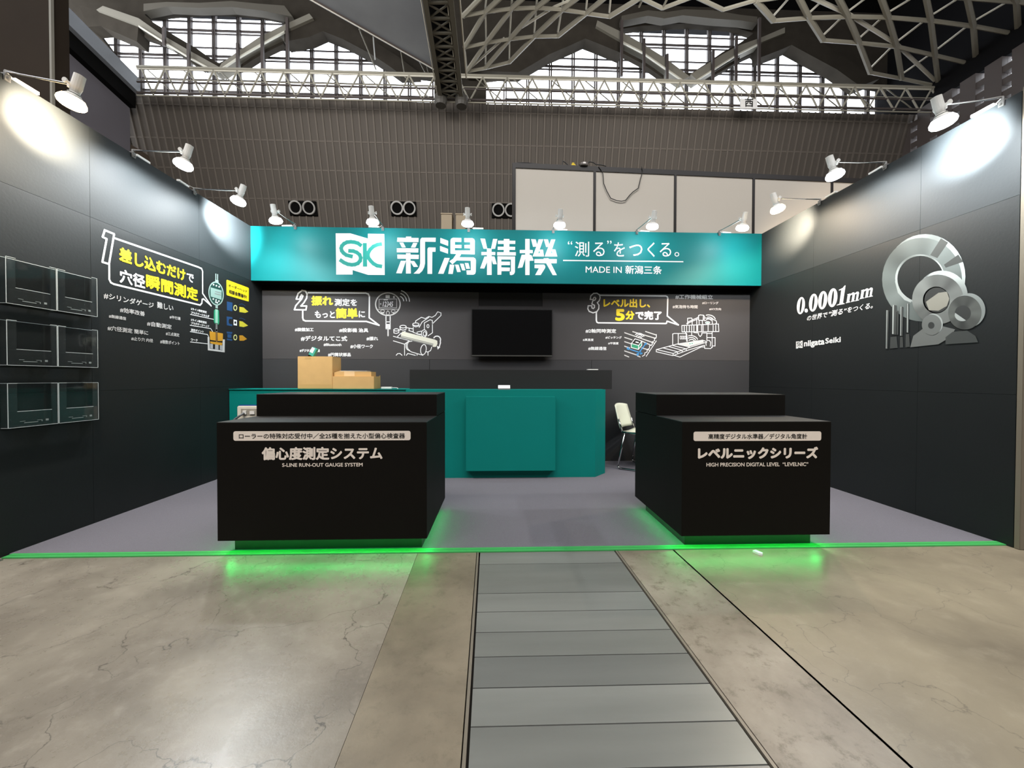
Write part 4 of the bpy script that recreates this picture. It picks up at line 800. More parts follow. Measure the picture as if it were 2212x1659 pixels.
# ================================================================== ARM LAMPS
warm = mat('warm_lamp_glow', (255, 225, 180), 0.5, emit=(255, 214, 160), estr=30)
cool = mat('cool_lamp_glow', (255, 255, 250), 0.5, emit=(240, 250, 255), estr=30)
def arm_lamp(base, head, core, cold, label, energy, adapt, group, aim, drop=0.0):
    """base: point on top of the board; head: plan position of the lamp head"""
    o = empty('arm_spotlight', base, label, 'lamp', group)
    bx_, by_, bz_ = base; hx, hy = head
    d = Vector((hx-bx_, hy-by_, 0)); L = d.length; d.normalize(); DR = Matrix.Translation((0, 0, -drop)); n = Vector((-d.y, d.x, 0))
    Mx = Matrix(((d.x, n.x, 0, bx_), (d.y, n.y, 0, by_), (0, 0, 1, bz_), (0, 0, 0, 1)))
    cl = MB().box((-0.042, -0.014, -0.001), (0.014, 0.014, 0.006)).box((0.004, -0.014, -0.035), (0.012, 0.014, 0.002)).tube((0.012, 0, -0.022), (0.024, 0, -0.022), 0.007).tube((0.0, 0, 0.004), (0.0, 0, 0.024), 0.008)
    cl.xform(Mx).build('clamp', steel, o)
    MB().path([(0, 0, 0.020), (L-0.03, 0, 0.028-drop)], 0.0045, 8).xform(Mx).build('arm', chrome, o)
    MB().box((L-0.055, -0.007, 0.008), (L-0.02, 0.007, 0.036)).tube((L-0.03, -0.04, 0.022), (L-0.03, 0.04, 0.022), 0.008).tube((L-0.03, -0.044, 0.022), (L-0.03, -0.036, 0.022), 0.014).tube((L-0.03, 0.036, 0.022), (L-0.03, 0.044, 0.022), 0.014).xform(Mx @ DR).build('bracket', wplast, o)
    tilt = DR @ Matrix.Translation((L-0.005, 0, 0.02)) @ Matrix.Rotation(math.radians(18), 4, 'Y')
    MB().lathe([(0.012, 0.062), (0.026, 0.058), (0.027, -0.015), (0.022, -0.045), (0.030, -0.050)], 16).xform(Mx @ tilt).build('socket', wplast, o, smooth=False)
    MB().lathe([(0.022, -0.050), (0.034, -0.060), (0.048, -0.072)], 20).xform(Mx @ tilt).build('reflector_bulb', mat('bulb_shell', (235, 235, 232), 0.3), o, smooth=True)
    MB().lathe([(0.0485, -0.0725), (0.062, -0.092), (0.064, -0.108), (0.056, -0.122), (0.038, -0.132), (0.012, -0.137)], 20).xform(Mx @ tilt).build('lens', cool if cold else warm, o, smooth=True)
    s = adapt
    ad = MB().box((-0.034, s*0.05, 0.0065), (-0.006, s*0.17, 0.024)); ad.xform(Mx).build('adapter', wplast, o, bevel=0.002)
    MB().path([(-0.02, s*0.05, 0.015), (-0.02, s*0.02, 0.035), (-0.005, -s*0.0, 0.03), (L*0.5, 0.004, 0.018-drop*0.5), (L-0.04, 0.006, 0.024-drop)], 0.0022, 5).xform(Mx).build('cord', wplast, o)
    c = Mx @ (tilt @ Vector((0, 0, -0.150)))
    l = bpy.data.lights.new('lamp_beam', 'SPOT'); l.energy = energy; l.color = (0.93, 0.98, 1.0) if cold else (1.0, 0.80, 0.58)
    l.spot_size = math.radians(176); l.spot_blend = 0.35; l.shadow_soft_size = 0.03
    lo = bpy.data.objects.new('lamp_beam', l); COL.objects.link(lo); lo.location = c
    dirv = (-d*aim + Vector((0, 0, -1))).normalized(); lo.rotation_euler = dirv.to_track_quat('-Z', 'Y').to_euler()
    lo.parent = o; lo.matrix_parent_inverse = Matrix.Translation(base).inverted()
    if core:
        tgt, ce, cw = core
        l2 = bpy.data.lights.new('lamp_core_beam', 'SPOT'); l2.energy = ce; l2.color = l.color; l2.spot_size = math.radians(cw); l2.spot_blend = 1.0; l2.shadow_soft_size = 0.05
        l2o = bpy.data.objects.new('lamp_core_beam', l2); COL.objects.link(l2o); l2o.location = c
        l2o.rotation_euler = (Vector(tgt)-c).to_track_quat('-Z', 'Y').to_euler(); l2o.parent = o; l2o.matrix_parent_inverse = Matrix.Translation(base).inverted()
    return o
EB = 7.0; EW = 85.0
cl_x = [0.505, 1.49, 2.47, 3.45, 4.434, 5.42]; hd_x = [0.475, 1.482, 2.486, 3.473, 4.486, 5.484]
ordn = ['leftmost', 'second', 'third', 'fourth', 'fifth', 'rightmost']
for i in range(6):
    arm_lamp((cl_x[i], YB-0.002, H+0.001), (hd_x[i], YB-0.39), (((0.12, YB, 2.42) if i == 0 else (5.72, YB, 2.44)), 9, 100) if i in (0, 5) else ((hd_x[i], YB, 2.6), 2, 90), True, 'white arm spotlight on the teal header board, %s of six from the left' % ordn[i] if i not in (0, 5) else '%s white arm spotlight of six on the teal header board' % ordn[i], EB, (1 if i < 2 else -1)*-1, 'arm spotlights on the teal header board', 0.8)
arm_lamp((0.002, 0.05, H+0.001), (0.41, 0.04), ((0, 0.22, 2.60), 900, 65), False, 'warm glowing arm spotlight on the left wall, nearest the camera', EW*0.8, 1, 'arm spotlights on the left wall', 0.25, 0.075)
arm_lamp((0.002, 0.83, H+0.001), (0.41, 0.84), None, True, 'cool white arm spotlight on the left wall, middle of three', EW*0.9, 1, 'arm spotlights on the left wall', 0.25)
arm_lamp((0.002, 1.44, H+0.001), (0.42, 1.47), ((0, 1.82, 2.64), 1300, 65), True, 'cool white arm spotlight on the left wall, nearest the header board', EW, -1, 'arm spotlights on the left wall', 0.25)
arm_lamp((W-0.002, 0.04, H+0.001), (W-0.43, 0.03), ((W, 0.20, 2.60), 900, 65), True, 'cool white arm spotlight on the right wall, nearest the camera', EW, -1, 'arm spotlights on the right wall', 0.25, 0.07)
arm_lamp((W-0.002, 0.775, H+0.001), (W-0.44, 0.80), None, True, 'cool white arm spotlight on the right wall, middle of three', EW*0.9, -1, 'arm spotlights on the right wall', 0.25)
arm_lamp((W-0.002, 1.425, H+0.001), (W-0.45, 1.44), ((W, 1.72, 2.62), 600, 65), False, 'warm glowing arm spotlight on the right wall, nearest the header board', EW*1.0, 1, 'arm spotlights on the right wall', 0.25)

# ================================================================== NEIGHBOURING BOOTH BEHIND RIGHT
nb = empty('neighbour_booth_wall', (5.2, 3.4, 0), 'white panelled booth wall with black frame rising behind the teal header', 'partition')
A = P(1107, 352, 'y', 3.35); dirn = Vector((math.cos(math.radians(2.6)), math.sin(math.radians(2.6)), 0))
A.z = P(1107, 352, 'y', 3.35).z
def on_nb(px, py):
    d = RIGHT*((px-CX)/F)+FWD-UP*((py-CY)/F); nrm = Vector((-dirn.y, dirn.x, 0)); t = (A-CAM).dot(nrm)/d.dot(nrm); return CAM+d*t
nrm = Vector((-dirn.y, dirn.x, 0))
def nb_box(s0, s1, z0, z1, t0, t1, m, nm):
    p = [A+dirn*s0+nrm*t0, A+dirn*s1+nrm*t0, A+dirn*s1+nrm*t1, A+dirn*s0+nrm*t1]
    return MB().prism([(q.x, q.y, z0) for q in p], (0, 0, z1-z0)).build(nm, m, nb)
edges = [(on_nb(x, 440)-A).dot(dirn) for x in (1111, 1284, 1458, 1627, 1796)]
wpan = edges[2]-edges[1]; edges.append(edges[-1]+wpan); edges.append(edges[-1]+wpan)
ztop = A.z; fh = 0.07; blkf = mat('black_frame', (30, 26, 24), 0.35)
for i in range(len(edges)-1):
    nb_box(edges[i]+0.018, edges[i+1]-0.018, 0.0, ztop-fh, 0.0, 0.03, panelw, 'panel')
    nb_box(edges[i+1]-0.018, edges[i+1]+0.018, 0, ztop-fh, -0.012, 0.04, blkf, 'frame_post')
nb_box(edges[0]-0.03, edges[0]+0.018, 0, ztop, -0.012, 0.04, blkf, 'frame_post')
nb_box(edges[0]+0.018, edges[-1]+0.018, ztop-fh, ztop, -0.012, 0.06, blkf, 'top_rail')
n3 = CR(1100, 340, 6.9125)
def nbp(x, y, off=0.0): q = on_nb(*n3(x, y)); return tuple(q-nrm*(0.02+off))
cb = MB().path([nbp(*p) for p in ((1330, 150), (1365, 195), (1392, 250), (1405, 400), (1450, 510), (1510, 620), (1600, 655), (1670, 664), (1730, 650), (1790, 575), (1840, 525), (1920, 470), (1950, 340), (1985, 215), (1970, 150))], 0.006, 6).build('hanging_cable', blackp)
tag(cb, 'thin black cable drooping in a loop over the white panels', 'cable')
cb = MB().path([nbp(*p, -0.03) for p in ((70, 92), (120, 72), (260, 72), (400, 88), (520, 103), (600, 110))], 0.006, 6).build('loose_cable', blackp)
tag(cb, 'thin black cable lying along the top of the black booth frame', 'cable')
cb = MB().path([nbp(*p, -0.03) for p in ((800, 115), (802, 48), (840, 70), (885, 112))], 0.008, 6).path([nbp(*p, -0.03) for p in ((1050, 110), (1090, 65), (1140, 68), (1160, 105), (1200, 58), (1260, 70), (1300, 100), (1400, 110), (1450, 128))], 0.008, 6).build('tangled_cable', blackp)
tag(cb, 'tangled black cable heap on the black booth frame', 'cable')
q = Vector(nbp(958, 102, -0.03))
yp = MB().box((-0.027, -0.02, 0.0), (0.027, 0.02, 0.022)).box((-0.02, -0.018, 0.022), (0.014, 0.018, 0.042)).tube((0.0, 0, 0.01), (0.04, 0, 0.004), 0.01).xform(Matrix.Translation((q.x, q.y, ztop+0.0005))).build('yellow_plug', mat('yellow_plastic', (235, 205, 20), 0.5), bevel=0.003); tag(yp, 'bright yellow plug lying on the black booth frame', 'plug')
q = Vector(nbp(1115, 110, -0.03))
bg_ = MB().lathe([(0.06, 0), (0.065, 0.02), (0.05, 0.05), (0.02, 0.065)], 10).xform(Matrix.Translation((q.x, q.y-0.035, ztop+0.0005)) @ Matrix.Diagonal((1.0, 0.35, 0.8, 1))).build('clear_bag', mat('clear_plastic', (120, 115, 112), 0.15, spec=1.0)); tag(bg_, 'crumpled clear plastic bag on the black booth frame', 'bag')

# dark tower at upper left
q = P(113, 100, 'y', 3.7)
tw = empty('neighbour_tower', (q.x-2, 4.2, 0), 'tall dark brown booth tower behind the left wall, pale edge strip', 'tower')
MB().box((q.x-6, 3.7, 0), (q.x, 3.93, 8.5)).build('tower_face', darkbr, tw)
MB().box((q.x+0.001, 3.66, 2.4), (q.x+0.03, 3.70, 8.5)).build('edge_strip', mat('pale_strip', (150, 148, 138), 0.5), tw)

# ================================================================== HALL
yw0 = 25.5; zw = P(1100, 226, 'y', yw0).z; lean = 0.29
def wl_pt(x, z): return (x, yw0+(zw-z)*lean, z)
hw = empty('wall_far', (3, 28, 0)); tag(hw, kind='structure')
MB().prism([wl_pt(-27, 0), wl_pt(34, 0), wl_pt(34, zw), wl_pt(-27, zw)], (0, 0.5, 0)).build('cladding', ribm, hw)
rb = MB(); x = -26.5
while x < 33.5:
    rb.prism([wl_pt(x, 3), wl_pt(x+0.11, 3), wl_pt(x+0.11, zw), wl_pt(x, zw)], (0, -0.06, 0)); x += 0.5
r = rb.build('cladding_rib', ribm2, hw); r['kind'] = 'stuff'
def on_far(px, py):
    d = RIGHT*((px-CX)/F)+FWD-UP*((py-CY)/F)
    # plane: y + lean*z = yw0 + lean*zw
    t = (yw0+lean*zw-CAM.y-lean*CAM.z)/(d.y+lean*d.z); return CAM+d*t
for py in (246, 316, 378, 440):
    a = on_far(1100, py); MB().prism([wl_pt(-27, a.z), wl_pt(34, a.z), wl_pt(34, a.z+0.09), wl_pt(-27, a.z+0.09)], (0, -0.02, 0)).build('cladding_joint', ribm2, hw)
nozz = [((628, 436), (688, 467)), ((846, 437), (901, 468)), ((1062, 441), (1118, 472)), ((1278, 444), (1334, 475))]
wn = ['leftmost', 'second from left', 'partly behind white booth']
for i, ((x0, y0), (x1, y1)) in enumerate(nozz[:3]):
    a = on_far((x0+x1)/2, y1); b = on_far((x0+x1)/2, y0); hwid = (on_far(x1, y1).x-on_far(x0, y1).x)/2*0.98; c = a.x
    v = empty('air_nozzle_box', (c, a.y, a.z), 'black two-nozzle air vent on the ribbed wall, %s' % wn[i], 'vent', 'air nozzle panels on the ribbed wall')
    MB().prism([wl_pt(c-hwid, a.z), wl_pt(c+hwid, a.z), wl_pt(c+hwid, b.z), wl_pt(c-hwid, b.z)], (0, -0.14, 0)).build('back_panel', blackest, v)
    zc = (a.z+b.z)/2; yc = yw0+(zw-zc)*lean-0.28
    for s in (-1, 1):
        cc = (c+s*hwid*0.49, yc, zc)
        ring = MB(); k = 24; R0, R1 = 0.46, 0.36
        for rr, yy in ((R0, 0), (R0, 0.1), (R1, 0.1), (R1, 0)):
            for j in range(k): t = 2*math.pi*j/k; ring.v.append((cc[0]+rr*math.cos(t), cc[1]+yy-rr*math.sin(t)*lean, cc[2]+rr*math.sin(t)))
        for q_ in range(4):
            for j in range(k): ring.f.append((q_*k+j, q_*k+(j+1) % k, ((q_+1) % 4)*k+(j+1) % k, ((q_+1) % 4)*k+j))
        ring.build('nozzle_ring', mat('nozzle_metal', (150, 150, 148), 0.5), v)
for x0, x1, y0 in ((953, 976, 461), (985, 1005, 462)):
    a = P(x0, y0, 'y', 22); b = P(x1, y0, 'y', 22)
    o = MB().box((a.x, 22, 0), (b.x, 22.8, a.z)).box((a.x-0.03, 21.96, a.z-0.05), (b.x+0.03, 22.84, a.z+0.02)).build('beige_pillar', mat('beige_board', (140, 128, 108), 0.7)); tag(o, 'distant beige panel stand behind the header board, %s of the two' % ('left' if x0 == 953 else 'right'), 'stand', 'distant beige stands')

# gable wall with window openings, arches in front
YG = 27.6
PG = Plane('y', YG, 0.0)
openL = [(206, 64), (222, 57), (236, 58), (246, 70), (258, 75), (296, 91), (312, 77), (345, 90), (402, 121), (436, 146), (470, 150), (515, 146), (524, 143), (575, 110), (612, 91), (628, 97), (671, 80), (679, 76), (696, 68.5), (723, 80.5), (760, 92), (776, 103), (801, 118), (826, 132), (855, 154), (900, 162), (938, 166), (938, 230), (300, 225), (295, 185)]
lensL = [(312, 31), (342, 29), (396, 23.6), (452, 21), (506, 23.6), (560, 29), (614, 40), (614, 55), (560, 84), (526, 105), (508, 118), (493, 126), (474, 136), (464, 133), (427, 106), (371, 73), (332, 49)]
openR = [(1050, 168), (1116, 160), (1136, 147), (1150, 140), (1187, 118), (1236, 97), (1248, 90), (1265, 85), (1286, 91.5), (1337, 117.5), (1346, 111.5), (1385, 132), (1434, 167), (1490, 172), (1545, 160), (1580, 140), (1598, 128), (1628, 114.5), (1643, 126.6), (1676, 114.5), (1691, 107), (1709, 99), (1724, 105.5), (1771, 129.6), (1808, 152), (1846, 179), (1915, 190), (1925, 252), (1050, 242)]
lensR = [(1346, 62), (1385, 56.5), (1435, 52.7), (1483, 50.5), (1533, 52.7), (1580, 56.5), (1628, 72), (1598, 93), (1560, 113), (1527, 136), (1495, 157), (1483, 157), (1473, 155), (1446, 140), (1434, 128), (1397, 107), (1385, 96), (1346, 74)]
outer = [(-30.0, 14.0), (36.0, 14.0), (36.0, 29.4), (-30.0, 29.4)]
def uvs(l): return [PG.uv(*p) for p in l]
me = curve_mesh([outer]+[uvs(l) for l in (openL, lensL, openR, lensR)], ext=0.25)
me.transform(Matrix.Rotation(math.pi/2, 4, 'X')); me.transform(Matrix.Translation((0, YG+0.25, 0))); me.materials.append(gable)
gw = bpy.data.objects.new('wall_gable', me); COL.objects.link(gw); tag(gw, kind='structure')
# windows behind
def inside(p, poly):
    c = False; n = len(poly)
    for i in range(n):
        (x0, y0), (x1, y1) = poly[i], poly[(i+1) % n]
        if (y0 > p[1]) != (y1 > p[1]) and p[0] < (x1-x0)*(p[1]-y0)/(y1-y0)+x0: c = not c
    return c
YW = 28.4
PW = Plane('y', YW, 0.0)
zlines = [P(560, y, 'y', YW).z for y in (18, 51.5, 70, 77, 107, 125, 132, 176, 201, 235)]
for nm, px0, stp, n, opens in (('window_1', 201, 52.6, 15, (openL, lensL)), ('window_2', 1091, 48.9, 18, (openR, lensR))):
    win = empty(nm, (0, YW, 15)); tag(win, kind='structure')
    xs = [PW.uv(px0+stp*i, 130)[0] for i in range(n)]
    oo = [[PW.uv(*p) for p in l] for l in opens]
    zs = zlines[:]
    for i, x in enumerate(xs):
        MB().box((x-0.12, YW-0.14, zs[-1]), (x-0.03, YW+0.1, 29.3)).box((x+0.04, YW-0.14, zs[-1]), (x+0.13, YW+0.1, 29.3)).build('mullion', mull, win)
    for j, z in enumerate(zs):
        t = 0.075 if j in (2, 5, 8) else 0.04
        MB().box((xs[0], YW-0.05, z-t), (xs[-1], YW+0.04, z+t)).build('transom', mull, win)
    for i in range(len(xs)-1):
        for j in range(len(zs)-1):
            if abs(zs[j]-zs[j+1]) < 0.45: pass
            cs = [(xs[i]*(1-u)+xs[i+1]*u, zs[j]*(1-v)+zs[j+1]*v) for u in (0.05, 0.5, 0.95) for v in (0.05, 0.5, 0.95)]
            if not any(inside(c, o_) for c in cs for o_ in oo): continue
            pm = MB(); n0 = 0
            pm.box((xs[i]+0.13, YW-0.01, zs[j+1]+0.04), (xs[i+1]-0.12, YW+0.005, zs[j]-0.04)); pm.build('pane', glass, win)

# beams over the arches
def band(up, lo, y, d, m, nm, parent):
    pts = [P(*p, 'y', y) for p in up]+[P(*p, 'y', y) for p in reversed(lo)]
    mb = MB(); k = len(up)
    U = [P(*p, 'y', y) for p in up]; Lw = [P(*p, 'y', y) for p in lo]
    for i in range(k-1):
        mb.prism([U[i], U[i+1], Lw[i+1], Lw[i]], (0, d, 0))
    return mb.build(nm, m, parent)
def up_lo(pts, dy): return pts, [(x, y+dy) for x, y in pts]
ab = empty('trim_1_roof', (3, 27, 20)); ab.name = 'trim_2'; tag(ab, kind='structure')
beams = [([(222, 12.5), (299, 39), (350, 75), (407, 108), (476, 146)], [(208, 21), (299, 55), (350, 87), (402, 119), (462, 152)]),
         ([(668, 29), (614, 53), (560, 80), (508, 115), (478, 137)], [(676, 39), (614, 66.5), (560, 96), (515, 122), (470, 152)]),
         ([(1290.5, 44), (1343, 69), (1385.5, 93), (1437, 125), (1490, 165)], [(1287.5, 56), (1345, 89), (1388.5, 111.5), (1438, 146), (1475, 172)]),
         ([(1695.6, 59), (1644, 81), (1596, 98), (1560, 117.5), (1492, 160)], [(1695.6, 71), (1640, 93), (1596, 114.5), (1560, 137), (1505, 172)])]
for u, l in beams:
    band(u, l, 26.4, 0.9, beamm, 'beam', ab)
    band([(x, y-0.5) for x, y in l[1:]], [(x, y+2.6) for x, y in l[1:]], 26.25, 0.12, beaml, 'beam_flange', ab)
# secondary lower chords of the beams
for pts in ([(312, 78), (355, 92), (402, 124), (436, 147)], [(612, 93), (575, 111), (545, 128), (520, 145)], [(1343, 112), (1385, 134), (1412, 152), (1434, 168)], [(1598, 128), (1575, 142), (1545, 160)]):
    band(*up_lo([(x, y-5) for x, y in pts], 7), 26.9, 0.4, gable, 'lower_chord', ab)
# arch ribs (rough fireproofed) standing proud of the gable wall
for up, lo in (([(614, 66), (668, 40), (700, 34), (740, 50), (800, 84), (860, 122), (905, 156)], [(614, 90), (668, 80), (697, 67), (740, 84), (800, 116), (840, 142), (862, 158)]),
               ([(1010, 152), (1060, 120), (1140, 86), (1200, 66), (1250, 52), (1290, 57), (1343, 88)], [(1120, 156), (1150, 139), (1187, 117), (1236, 96), (1264, 83), (1290, 93), (1343, 115)]),
               ([(1640, 94), (1690, 70), (1712, 66), (1760, 82), (1820, 122), (1900, 170)], [(1643, 124), (1690, 106), (1710, 97), (1760, 124), (1808, 150), (1858, 186)]),
               ([(170, 10), (208, 22), (250, 38), (299, 56)], [(190, 58), (218, 56), (246, 68), (296, 90)])):
    band(up, lo, 26.6, 0.95, gable, 'arch_rib', ab)
# wavy duct over the lens windows
for up, lo in (([(310, 8), (360, 4), (430, 6), (500, 2), (560, 8), (614, 12)], [(310, 24), (360, 14), (430, 17), (500, 15), (560, 22), (632, 36)]),
               ([(1343, 34), (1400, 22), (1440, 26), (1480, 20), (1540, 22), (1600, 32), (1636, 36)], [(1343, 45), (1400, 34), (1435, 40), (1475, 33), (1540, 40), (1600, 44), (1636, 50)])):
    band(up, lo, 26.8, 0.6, mat('grey_duct', (88, 84, 76), 0.7), 'duct', ab)
# posts in front of beams
for x, y0, y1 in ((355, 60, 100), (408, 95, 150), (567, 60, 150), (621, 40, 150), (514, 95, 150), (1343, 45, 165), (1391, 85, 170), (1441, 118, 172), (1540, 110, 178), (1590, 80, 178), (1640, 40, 182)):
    a = P(x, y0, 'y', 26.2); b = P(x, y1, 'y', 26.2); MB().box((a.x-0.09, 26.1, b.z), (a.x+0.09, 26.25, a.z)).build('hanger_post', mull, ab)

# catwalk truss
ct = empty('roof_truss', (3, 24.5, 20), 'long grey catwalk truss crossing in front of the arched windows', 'truss')
YT = 24.3
def T(px, py): return P(px, py, 'y', YT)
def chord(p, q, r, nm, m=strut): MB().tube(T(*p), T(*q), r, 8).build(nm, m, ct)
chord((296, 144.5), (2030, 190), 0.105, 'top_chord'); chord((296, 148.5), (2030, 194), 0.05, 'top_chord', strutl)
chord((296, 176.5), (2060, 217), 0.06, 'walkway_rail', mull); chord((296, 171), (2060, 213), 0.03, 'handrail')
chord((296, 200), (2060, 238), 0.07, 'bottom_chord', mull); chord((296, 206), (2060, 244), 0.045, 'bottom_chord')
x = 305; i = 0
def ty(x, base, sl): return base+(x-296)*sl
while x < 2015:
    nx = x+27+random.uniform(-3, 3)
    a = (x, ty(x, 147, 0.02625)); b = (nx, ty(nx, 203, 0.0215))
    if i % 2: a = (x, ty(x, 203, 0.0215)); b = (nx, ty(nx, 147, 0.02625))
    MB().tube(T(*a), T(*b), 0.06, 6).build('diagonal', strut, ct)
    if i % 3 == 0:
        a = (x+10, ty(x, 147, 0.02625)); b = (x+72, ty(x, 203, 0.0215)); MB().tube(P(*a, 'y', YT+0.9), P(*b, 'y', YT+0.9), 0.04, 6).build('diagonal', strut, ct)
    x = nx; i += 1

# ridge mast truss running overhead
mt = empty('ridge_truss', (0, 22, 21), 'dark laddered ridge truss descending between the two window groups', 'truss')
def ML(t, s):      # t 0 top .. 1 bottom ; s 0 left 1 right -> point
    yb_, yt_ = 24.0, 17.0; y = yt_+(yb_-yt_)*t
    # project linear px edges at both ends
    xl0, xr0, xl1, xr1 = 918, 974, 952, 997
    A0 = P(xl0, -2, 'y', yt_); A1 = P(xl1, 212, 'y', yb_); B0 = P(xr0, -2, 'y', yt_); B1 = P(xr1, 214, 'y', yb_)
    return (A0.lerp(A1, t)).lerp(B0.lerp(B1, t), s)
for s in (0, 1):
    a, b = ML(-0.8, s), ML(1, s)
    MB().tube(a, b, 0.17, 4).build('chord', mat('mast_paint', (95, 92, 82), 0.6), mt)
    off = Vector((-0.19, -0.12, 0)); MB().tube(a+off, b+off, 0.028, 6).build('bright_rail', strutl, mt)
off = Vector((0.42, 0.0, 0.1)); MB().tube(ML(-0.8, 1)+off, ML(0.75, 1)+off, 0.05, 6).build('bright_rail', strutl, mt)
k = 0; t = -0.6
while t < 0.98:
    MB().tube(ML(t, 0), ML(t, 1), 0.075, 4).build('rung', MATS['mast_paint'], mt)
    MB().tube(ML(t, k % 2), ML(t+0.125, 1-k % 2), 0.05, 4).build('brace', MATS['mast_paint'], mt); MB().tube(ML(t, 1-k % 2), ML(t+0.125, k % 2), 0.05, 4).build('brace', MATS['mast_paint'], mt)
    t += 0.125; k += 1
MB().prism([ML(-0.8, 0)+Vector((0, .3, .3)), ML(-0.8, 1)+Vector((0, .3, .3)), ML(1, 1)+Vector((0, .3, .3)), ML(1, 0)+Vector((0, .3, .3))], (0, 0.1, 0.1)).build('backing', deck, mt)
for s in (0, 1):
    c = ML(1.0, s); MB().lathe([(0.35, -0.5), (0.42, -0.3), (0.42, 0.1), (0.3, 0.2)], 12, tuple(c)).build('bearing', mat('bearing_metal', (70, 68, 64), 0.6), mt)
# sheet soffit between gable and mast
sf = empty('ceiling_sheet', (-4, 22, 22)); tag(sf, kind='structure')
ZS = 21.9
quad = [(560, -70), (560, -70), (937, 143), (925, 80), (905, -70)]
def S_z(px, py): return P(px, py, 'z', ZS)
pts = [S_z(572, -60), S_z(938, 145), S_z(928, 90), S_z(907, -60)]
MB().prism([tuple(p) for p in pts], (0, 0, 0.1)).build('sheet', soffit, sf)
a = S_z(572, -62)-Vector((0.1, 0.1, 0.1)); b = S_z(942, 148)-Vector((0.1, 0.1, 0.1)); MB().tube(a, b, 0.09, 6).build('edge_tube', mull, sf); MB().tube(a+Vector((0, -0.1, -0.12)), b+Vector((0, -0.1, -0.12)), 0.03, 6).build('edge_tube', strutl, sf)
for (x0, y0, x1, y1) in ((776, 62, 812, 150), (806, 78, 810, 128), (866, 110, 873, 155), (921, 138, 925, 155), (905, 130, 918, 155)):
    MB().tube(S_z(x0, y0), P(x1, y1, 'y', 25.0), 0.045, 6).build('hanger', strut, sf)

# space-frame lattice
ZL = 21.6
lat = empty('space_frame', (14, 22, ZL), 'grey tubular space frame lattice under the dark roof', 'roof frame')
rowsA = {(-1): [(920, 60)], }
A_ = [(1000, 35), (1048.5, 26), (1105, 19), (1159, 17), (1215, 21), (1266, 29), (1316, 36)]
B_ = [(1003, 103), (1050, 93), (1101, 84.6), (1154, 79), (1205, 78)]
C_ = [(1008, 155), (1048.5, 147), (1100, 134.5)]
Z_ = [(1065, -32), (1120, -42), (1175, -46), (1230, -42), (1280, -30), (1330, -24), (1385, -6)]
def node(p, dz=0): q = P(p[0], p[1], 'z', ZL); return q
def bar(a, b, r=0.10, m=strut, nm='tube', dz=0.0):
    A1_, B1_ = node(a), node(b); v = Vector((0, 0, dz)); MB().tube(A1_+v, B1_+v, r, 6).build(nm, m, lat)
def rowbars(R, r=0.10):
    for i in range(len(R)-1): bar(R[i], R[i+1], r)
for R in (A_, B_, C_): rowbars(R, 0.10)
bar(B_[0], A_[1]); 
for i in range(5): bar(B_[i], A_[min(i+1, 6)], 0.13)
for i in range(3): bar(C_[i], B_[i+1], 0.13)
for i in range(7): bar(A_[i], Z_[i], 0.13)
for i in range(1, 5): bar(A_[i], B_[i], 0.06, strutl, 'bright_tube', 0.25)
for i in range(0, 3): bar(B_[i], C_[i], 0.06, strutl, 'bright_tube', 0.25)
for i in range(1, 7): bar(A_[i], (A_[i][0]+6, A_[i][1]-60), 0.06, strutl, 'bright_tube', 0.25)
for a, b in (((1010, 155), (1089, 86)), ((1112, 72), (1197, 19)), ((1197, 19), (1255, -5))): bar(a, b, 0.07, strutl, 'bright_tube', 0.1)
mid = [(1316, 36), (1385, -4), (1431, 18), (1500, -8), (1562, 21), (1631, 1), (1671, 45)]
rowbars(mid, 0.10)
bar((1431, 18), (1445, -10), 0.06); bar((1380, 15), (1392, -10), 0.06)
RA = [(1671, 45), (1748, 39), (1832, 36), (1919, 38), (2011, 45), (2103, 57), (2200, 75), (2300, 98)]
RB = [(1778, 87), (1856, 93), (1937, 101), (2020, 120), (2109, 141)]
RCn = [(1880, 157), (1948, 170), (2028, 187)]
RZ = [(1633, 2), (1722, -12), (1806, -14), (1900, -14), (2000, -10), (2090, -4), (2196, 4), (2300, 20)]
for R in (RA, RB, RCn, RZ): rowbars(R, 0.11)
for i in range(5): bar(RA[i+1], RB[i], 0.15)
for i in range(3): bar(RB[i+1], RCn[i], 0.15)
for i in range(7): bar(RZ[i], RA[i], 0.15)
for i in range(1, 7): bar(RZ[i], (RZ[i][0]-25, RZ[i][1]-50), 0.15)
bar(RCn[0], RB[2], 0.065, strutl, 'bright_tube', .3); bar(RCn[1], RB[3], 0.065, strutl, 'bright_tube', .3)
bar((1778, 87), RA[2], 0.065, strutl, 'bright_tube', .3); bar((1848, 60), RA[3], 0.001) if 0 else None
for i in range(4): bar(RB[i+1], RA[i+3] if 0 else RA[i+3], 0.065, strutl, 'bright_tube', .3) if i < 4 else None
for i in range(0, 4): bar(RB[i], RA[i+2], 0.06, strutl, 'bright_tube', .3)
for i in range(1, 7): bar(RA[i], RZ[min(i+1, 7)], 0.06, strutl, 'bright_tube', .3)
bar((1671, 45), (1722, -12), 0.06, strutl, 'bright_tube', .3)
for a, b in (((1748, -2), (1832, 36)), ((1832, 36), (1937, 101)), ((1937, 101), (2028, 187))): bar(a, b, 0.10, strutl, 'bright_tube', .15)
# eaves tubes on the right and left
for p, q, r, m in (((2028, 188), (2212, 78), 0.14, strut), ((2036, 196), (2212, 92), 0.07, strutl), ((2048, 203), (2212, 108), 0.10, mull), ((2080, 222), (2212, 150), 0.10, strut)):
    a = P(*p, 'y', 24.6); b = P(*q, 'x', a.x+1.2); MB().tube(a, a+(b-a)*2.2, r, 8).build('eaves_tube', m, lat)
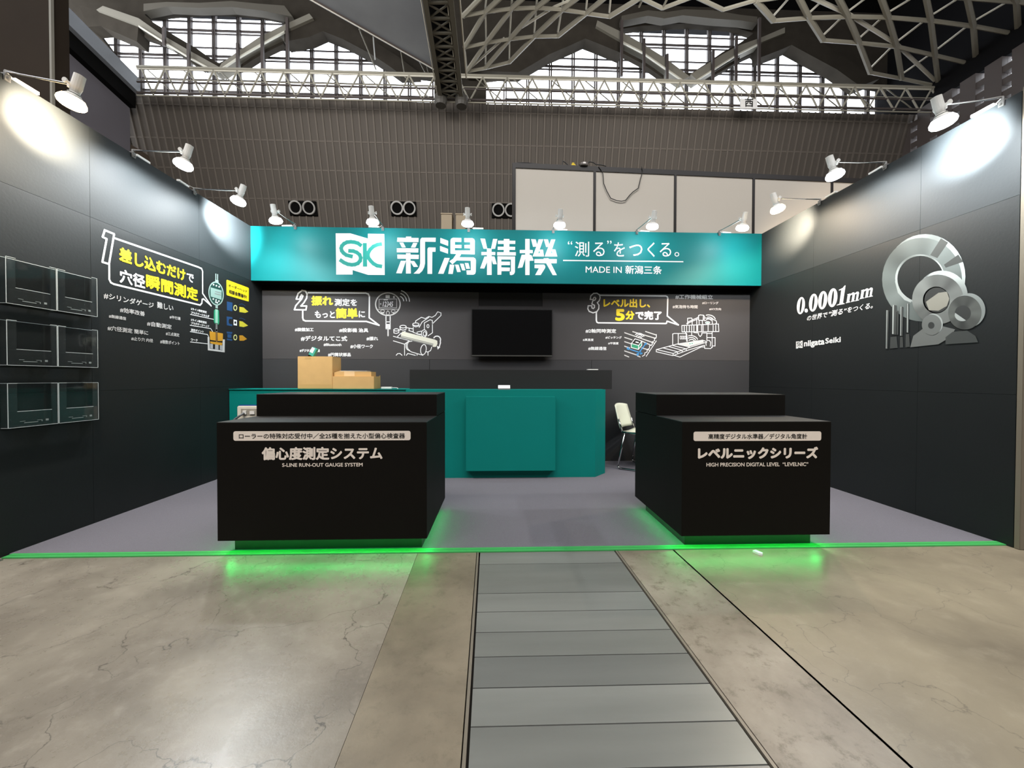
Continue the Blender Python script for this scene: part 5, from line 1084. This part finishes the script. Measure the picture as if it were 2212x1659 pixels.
# roof deck, hall sides
dk = box('ceiling', (-30, -16, 29.4), (36, 30, 29.7), deck); tag(dk, kind='structure')
hb = box('wall_behind', (-30, -17, 0), (36, -16.6, 29.4), mat('dim_back_wall', (60, 58, 56), 0.9)); tag(hb, kind='structure')
hr = empty('wall_east', (33, 5, 0)); tag(hr, kind='structure')
MB().box((33, -16.6, 0), (33.4, 28.6, 17.3)).build('cladding', mat('side_cladding', (72, 68, 64), 0.8), hr); MB().box((33, -16.6, 20.3), (33.4, 28.6, 29.4)).build('cladding', deck, hr)
yy = -16.0; k = 0
wside = empty('window_3', (33, 5, 17.3)); tag(wside, kind='structure')
while yy < 28:
    MB().box((32.8, yy, 17.3), (33.4, yy+0.85, 20.3)).build('mullion', mull, wside)
    MB().box((33.15, yy+0.85, 17.3), (33.17, yy+1.3, 20.3)).build('pane', glass, wside)
    yy += 1.3
for z in (18.0, 18.75, 19.5): MB().box((32.85, -16, z-0.2), (33.35, 28, z+0.2)).build('transom', mull, wside)
# left hall side: light beam, dark recess, wall
hl = empty('wall_west', (-26, 5, 0)); tag(hl, kind='structure')
XB = P(300, 178, 'y', 25.0).x
zu = P(303, 172, 'y', 25.0).z; zl_ = P(303, 192, 'y', 25.0).z
e0 = P(303, 172, 'y', 25.0); e1_ = P(133, 0, 'x', XB); e1_ = e0+(e1_-e0)*3.0
def slope_beam(dx0, dx1, dz0, dz1, m, nm):
    MB().prism([e0+Vector((dx0, 0, dz0)), e0+Vector((dx1, 0, dz0)), e0+Vector((dx1, 0, dz1)), e0+Vector((dx0, 0, dz1))], e1_-e0).build(nm, m, hl)
slope_beam(-1.2, 0, -0.95, 0, mat('pale_beam', (128, 134, 142), 0.6), 'edge_beam')
slope_beam(-2.6, -0.3, -1.9, -0.951, blackest, 'beam_recess')
slope_beam(-2.8, -0.7, -6.0, -1.901, hallw, 'upper_cladding')
MB().box((XB-2.8, -16.6, 0), (XB-0.7, 31, zu-4.201)).build('lower_cladding', mat('brown_cladding', (74, 64, 54), 0.8), hl)
# direction sign
ys_ = 24.1
q = P(1600, 213, 'y', ys_); r_ = P(1636, 235, 'y', ys_)
sg = empty('direction_sign', (q.x, ys_, r_.z), 'white hanging hall sign with one black character below the catwalk truss', 'sign')
MB().box((q.x, ys_, r_.z), (r_.x, ys_+0.08, q.z)).build('board', mat('sign_white', (225, 225, 225), 0.5), sg)
text(Plane('y', ys_, 0.01), '西', 1609, 1627, 213.5, 231, blackp, sg, 0.02)
zt_ = T(1618, 179).z
for xx in (q.x+0.1, r_.x-0.1): MB().tube((xx, ys_+0.04, q.z), (xx, ys_+0.2, zt_), 0.025, 6).build('hanger', strut, sg)
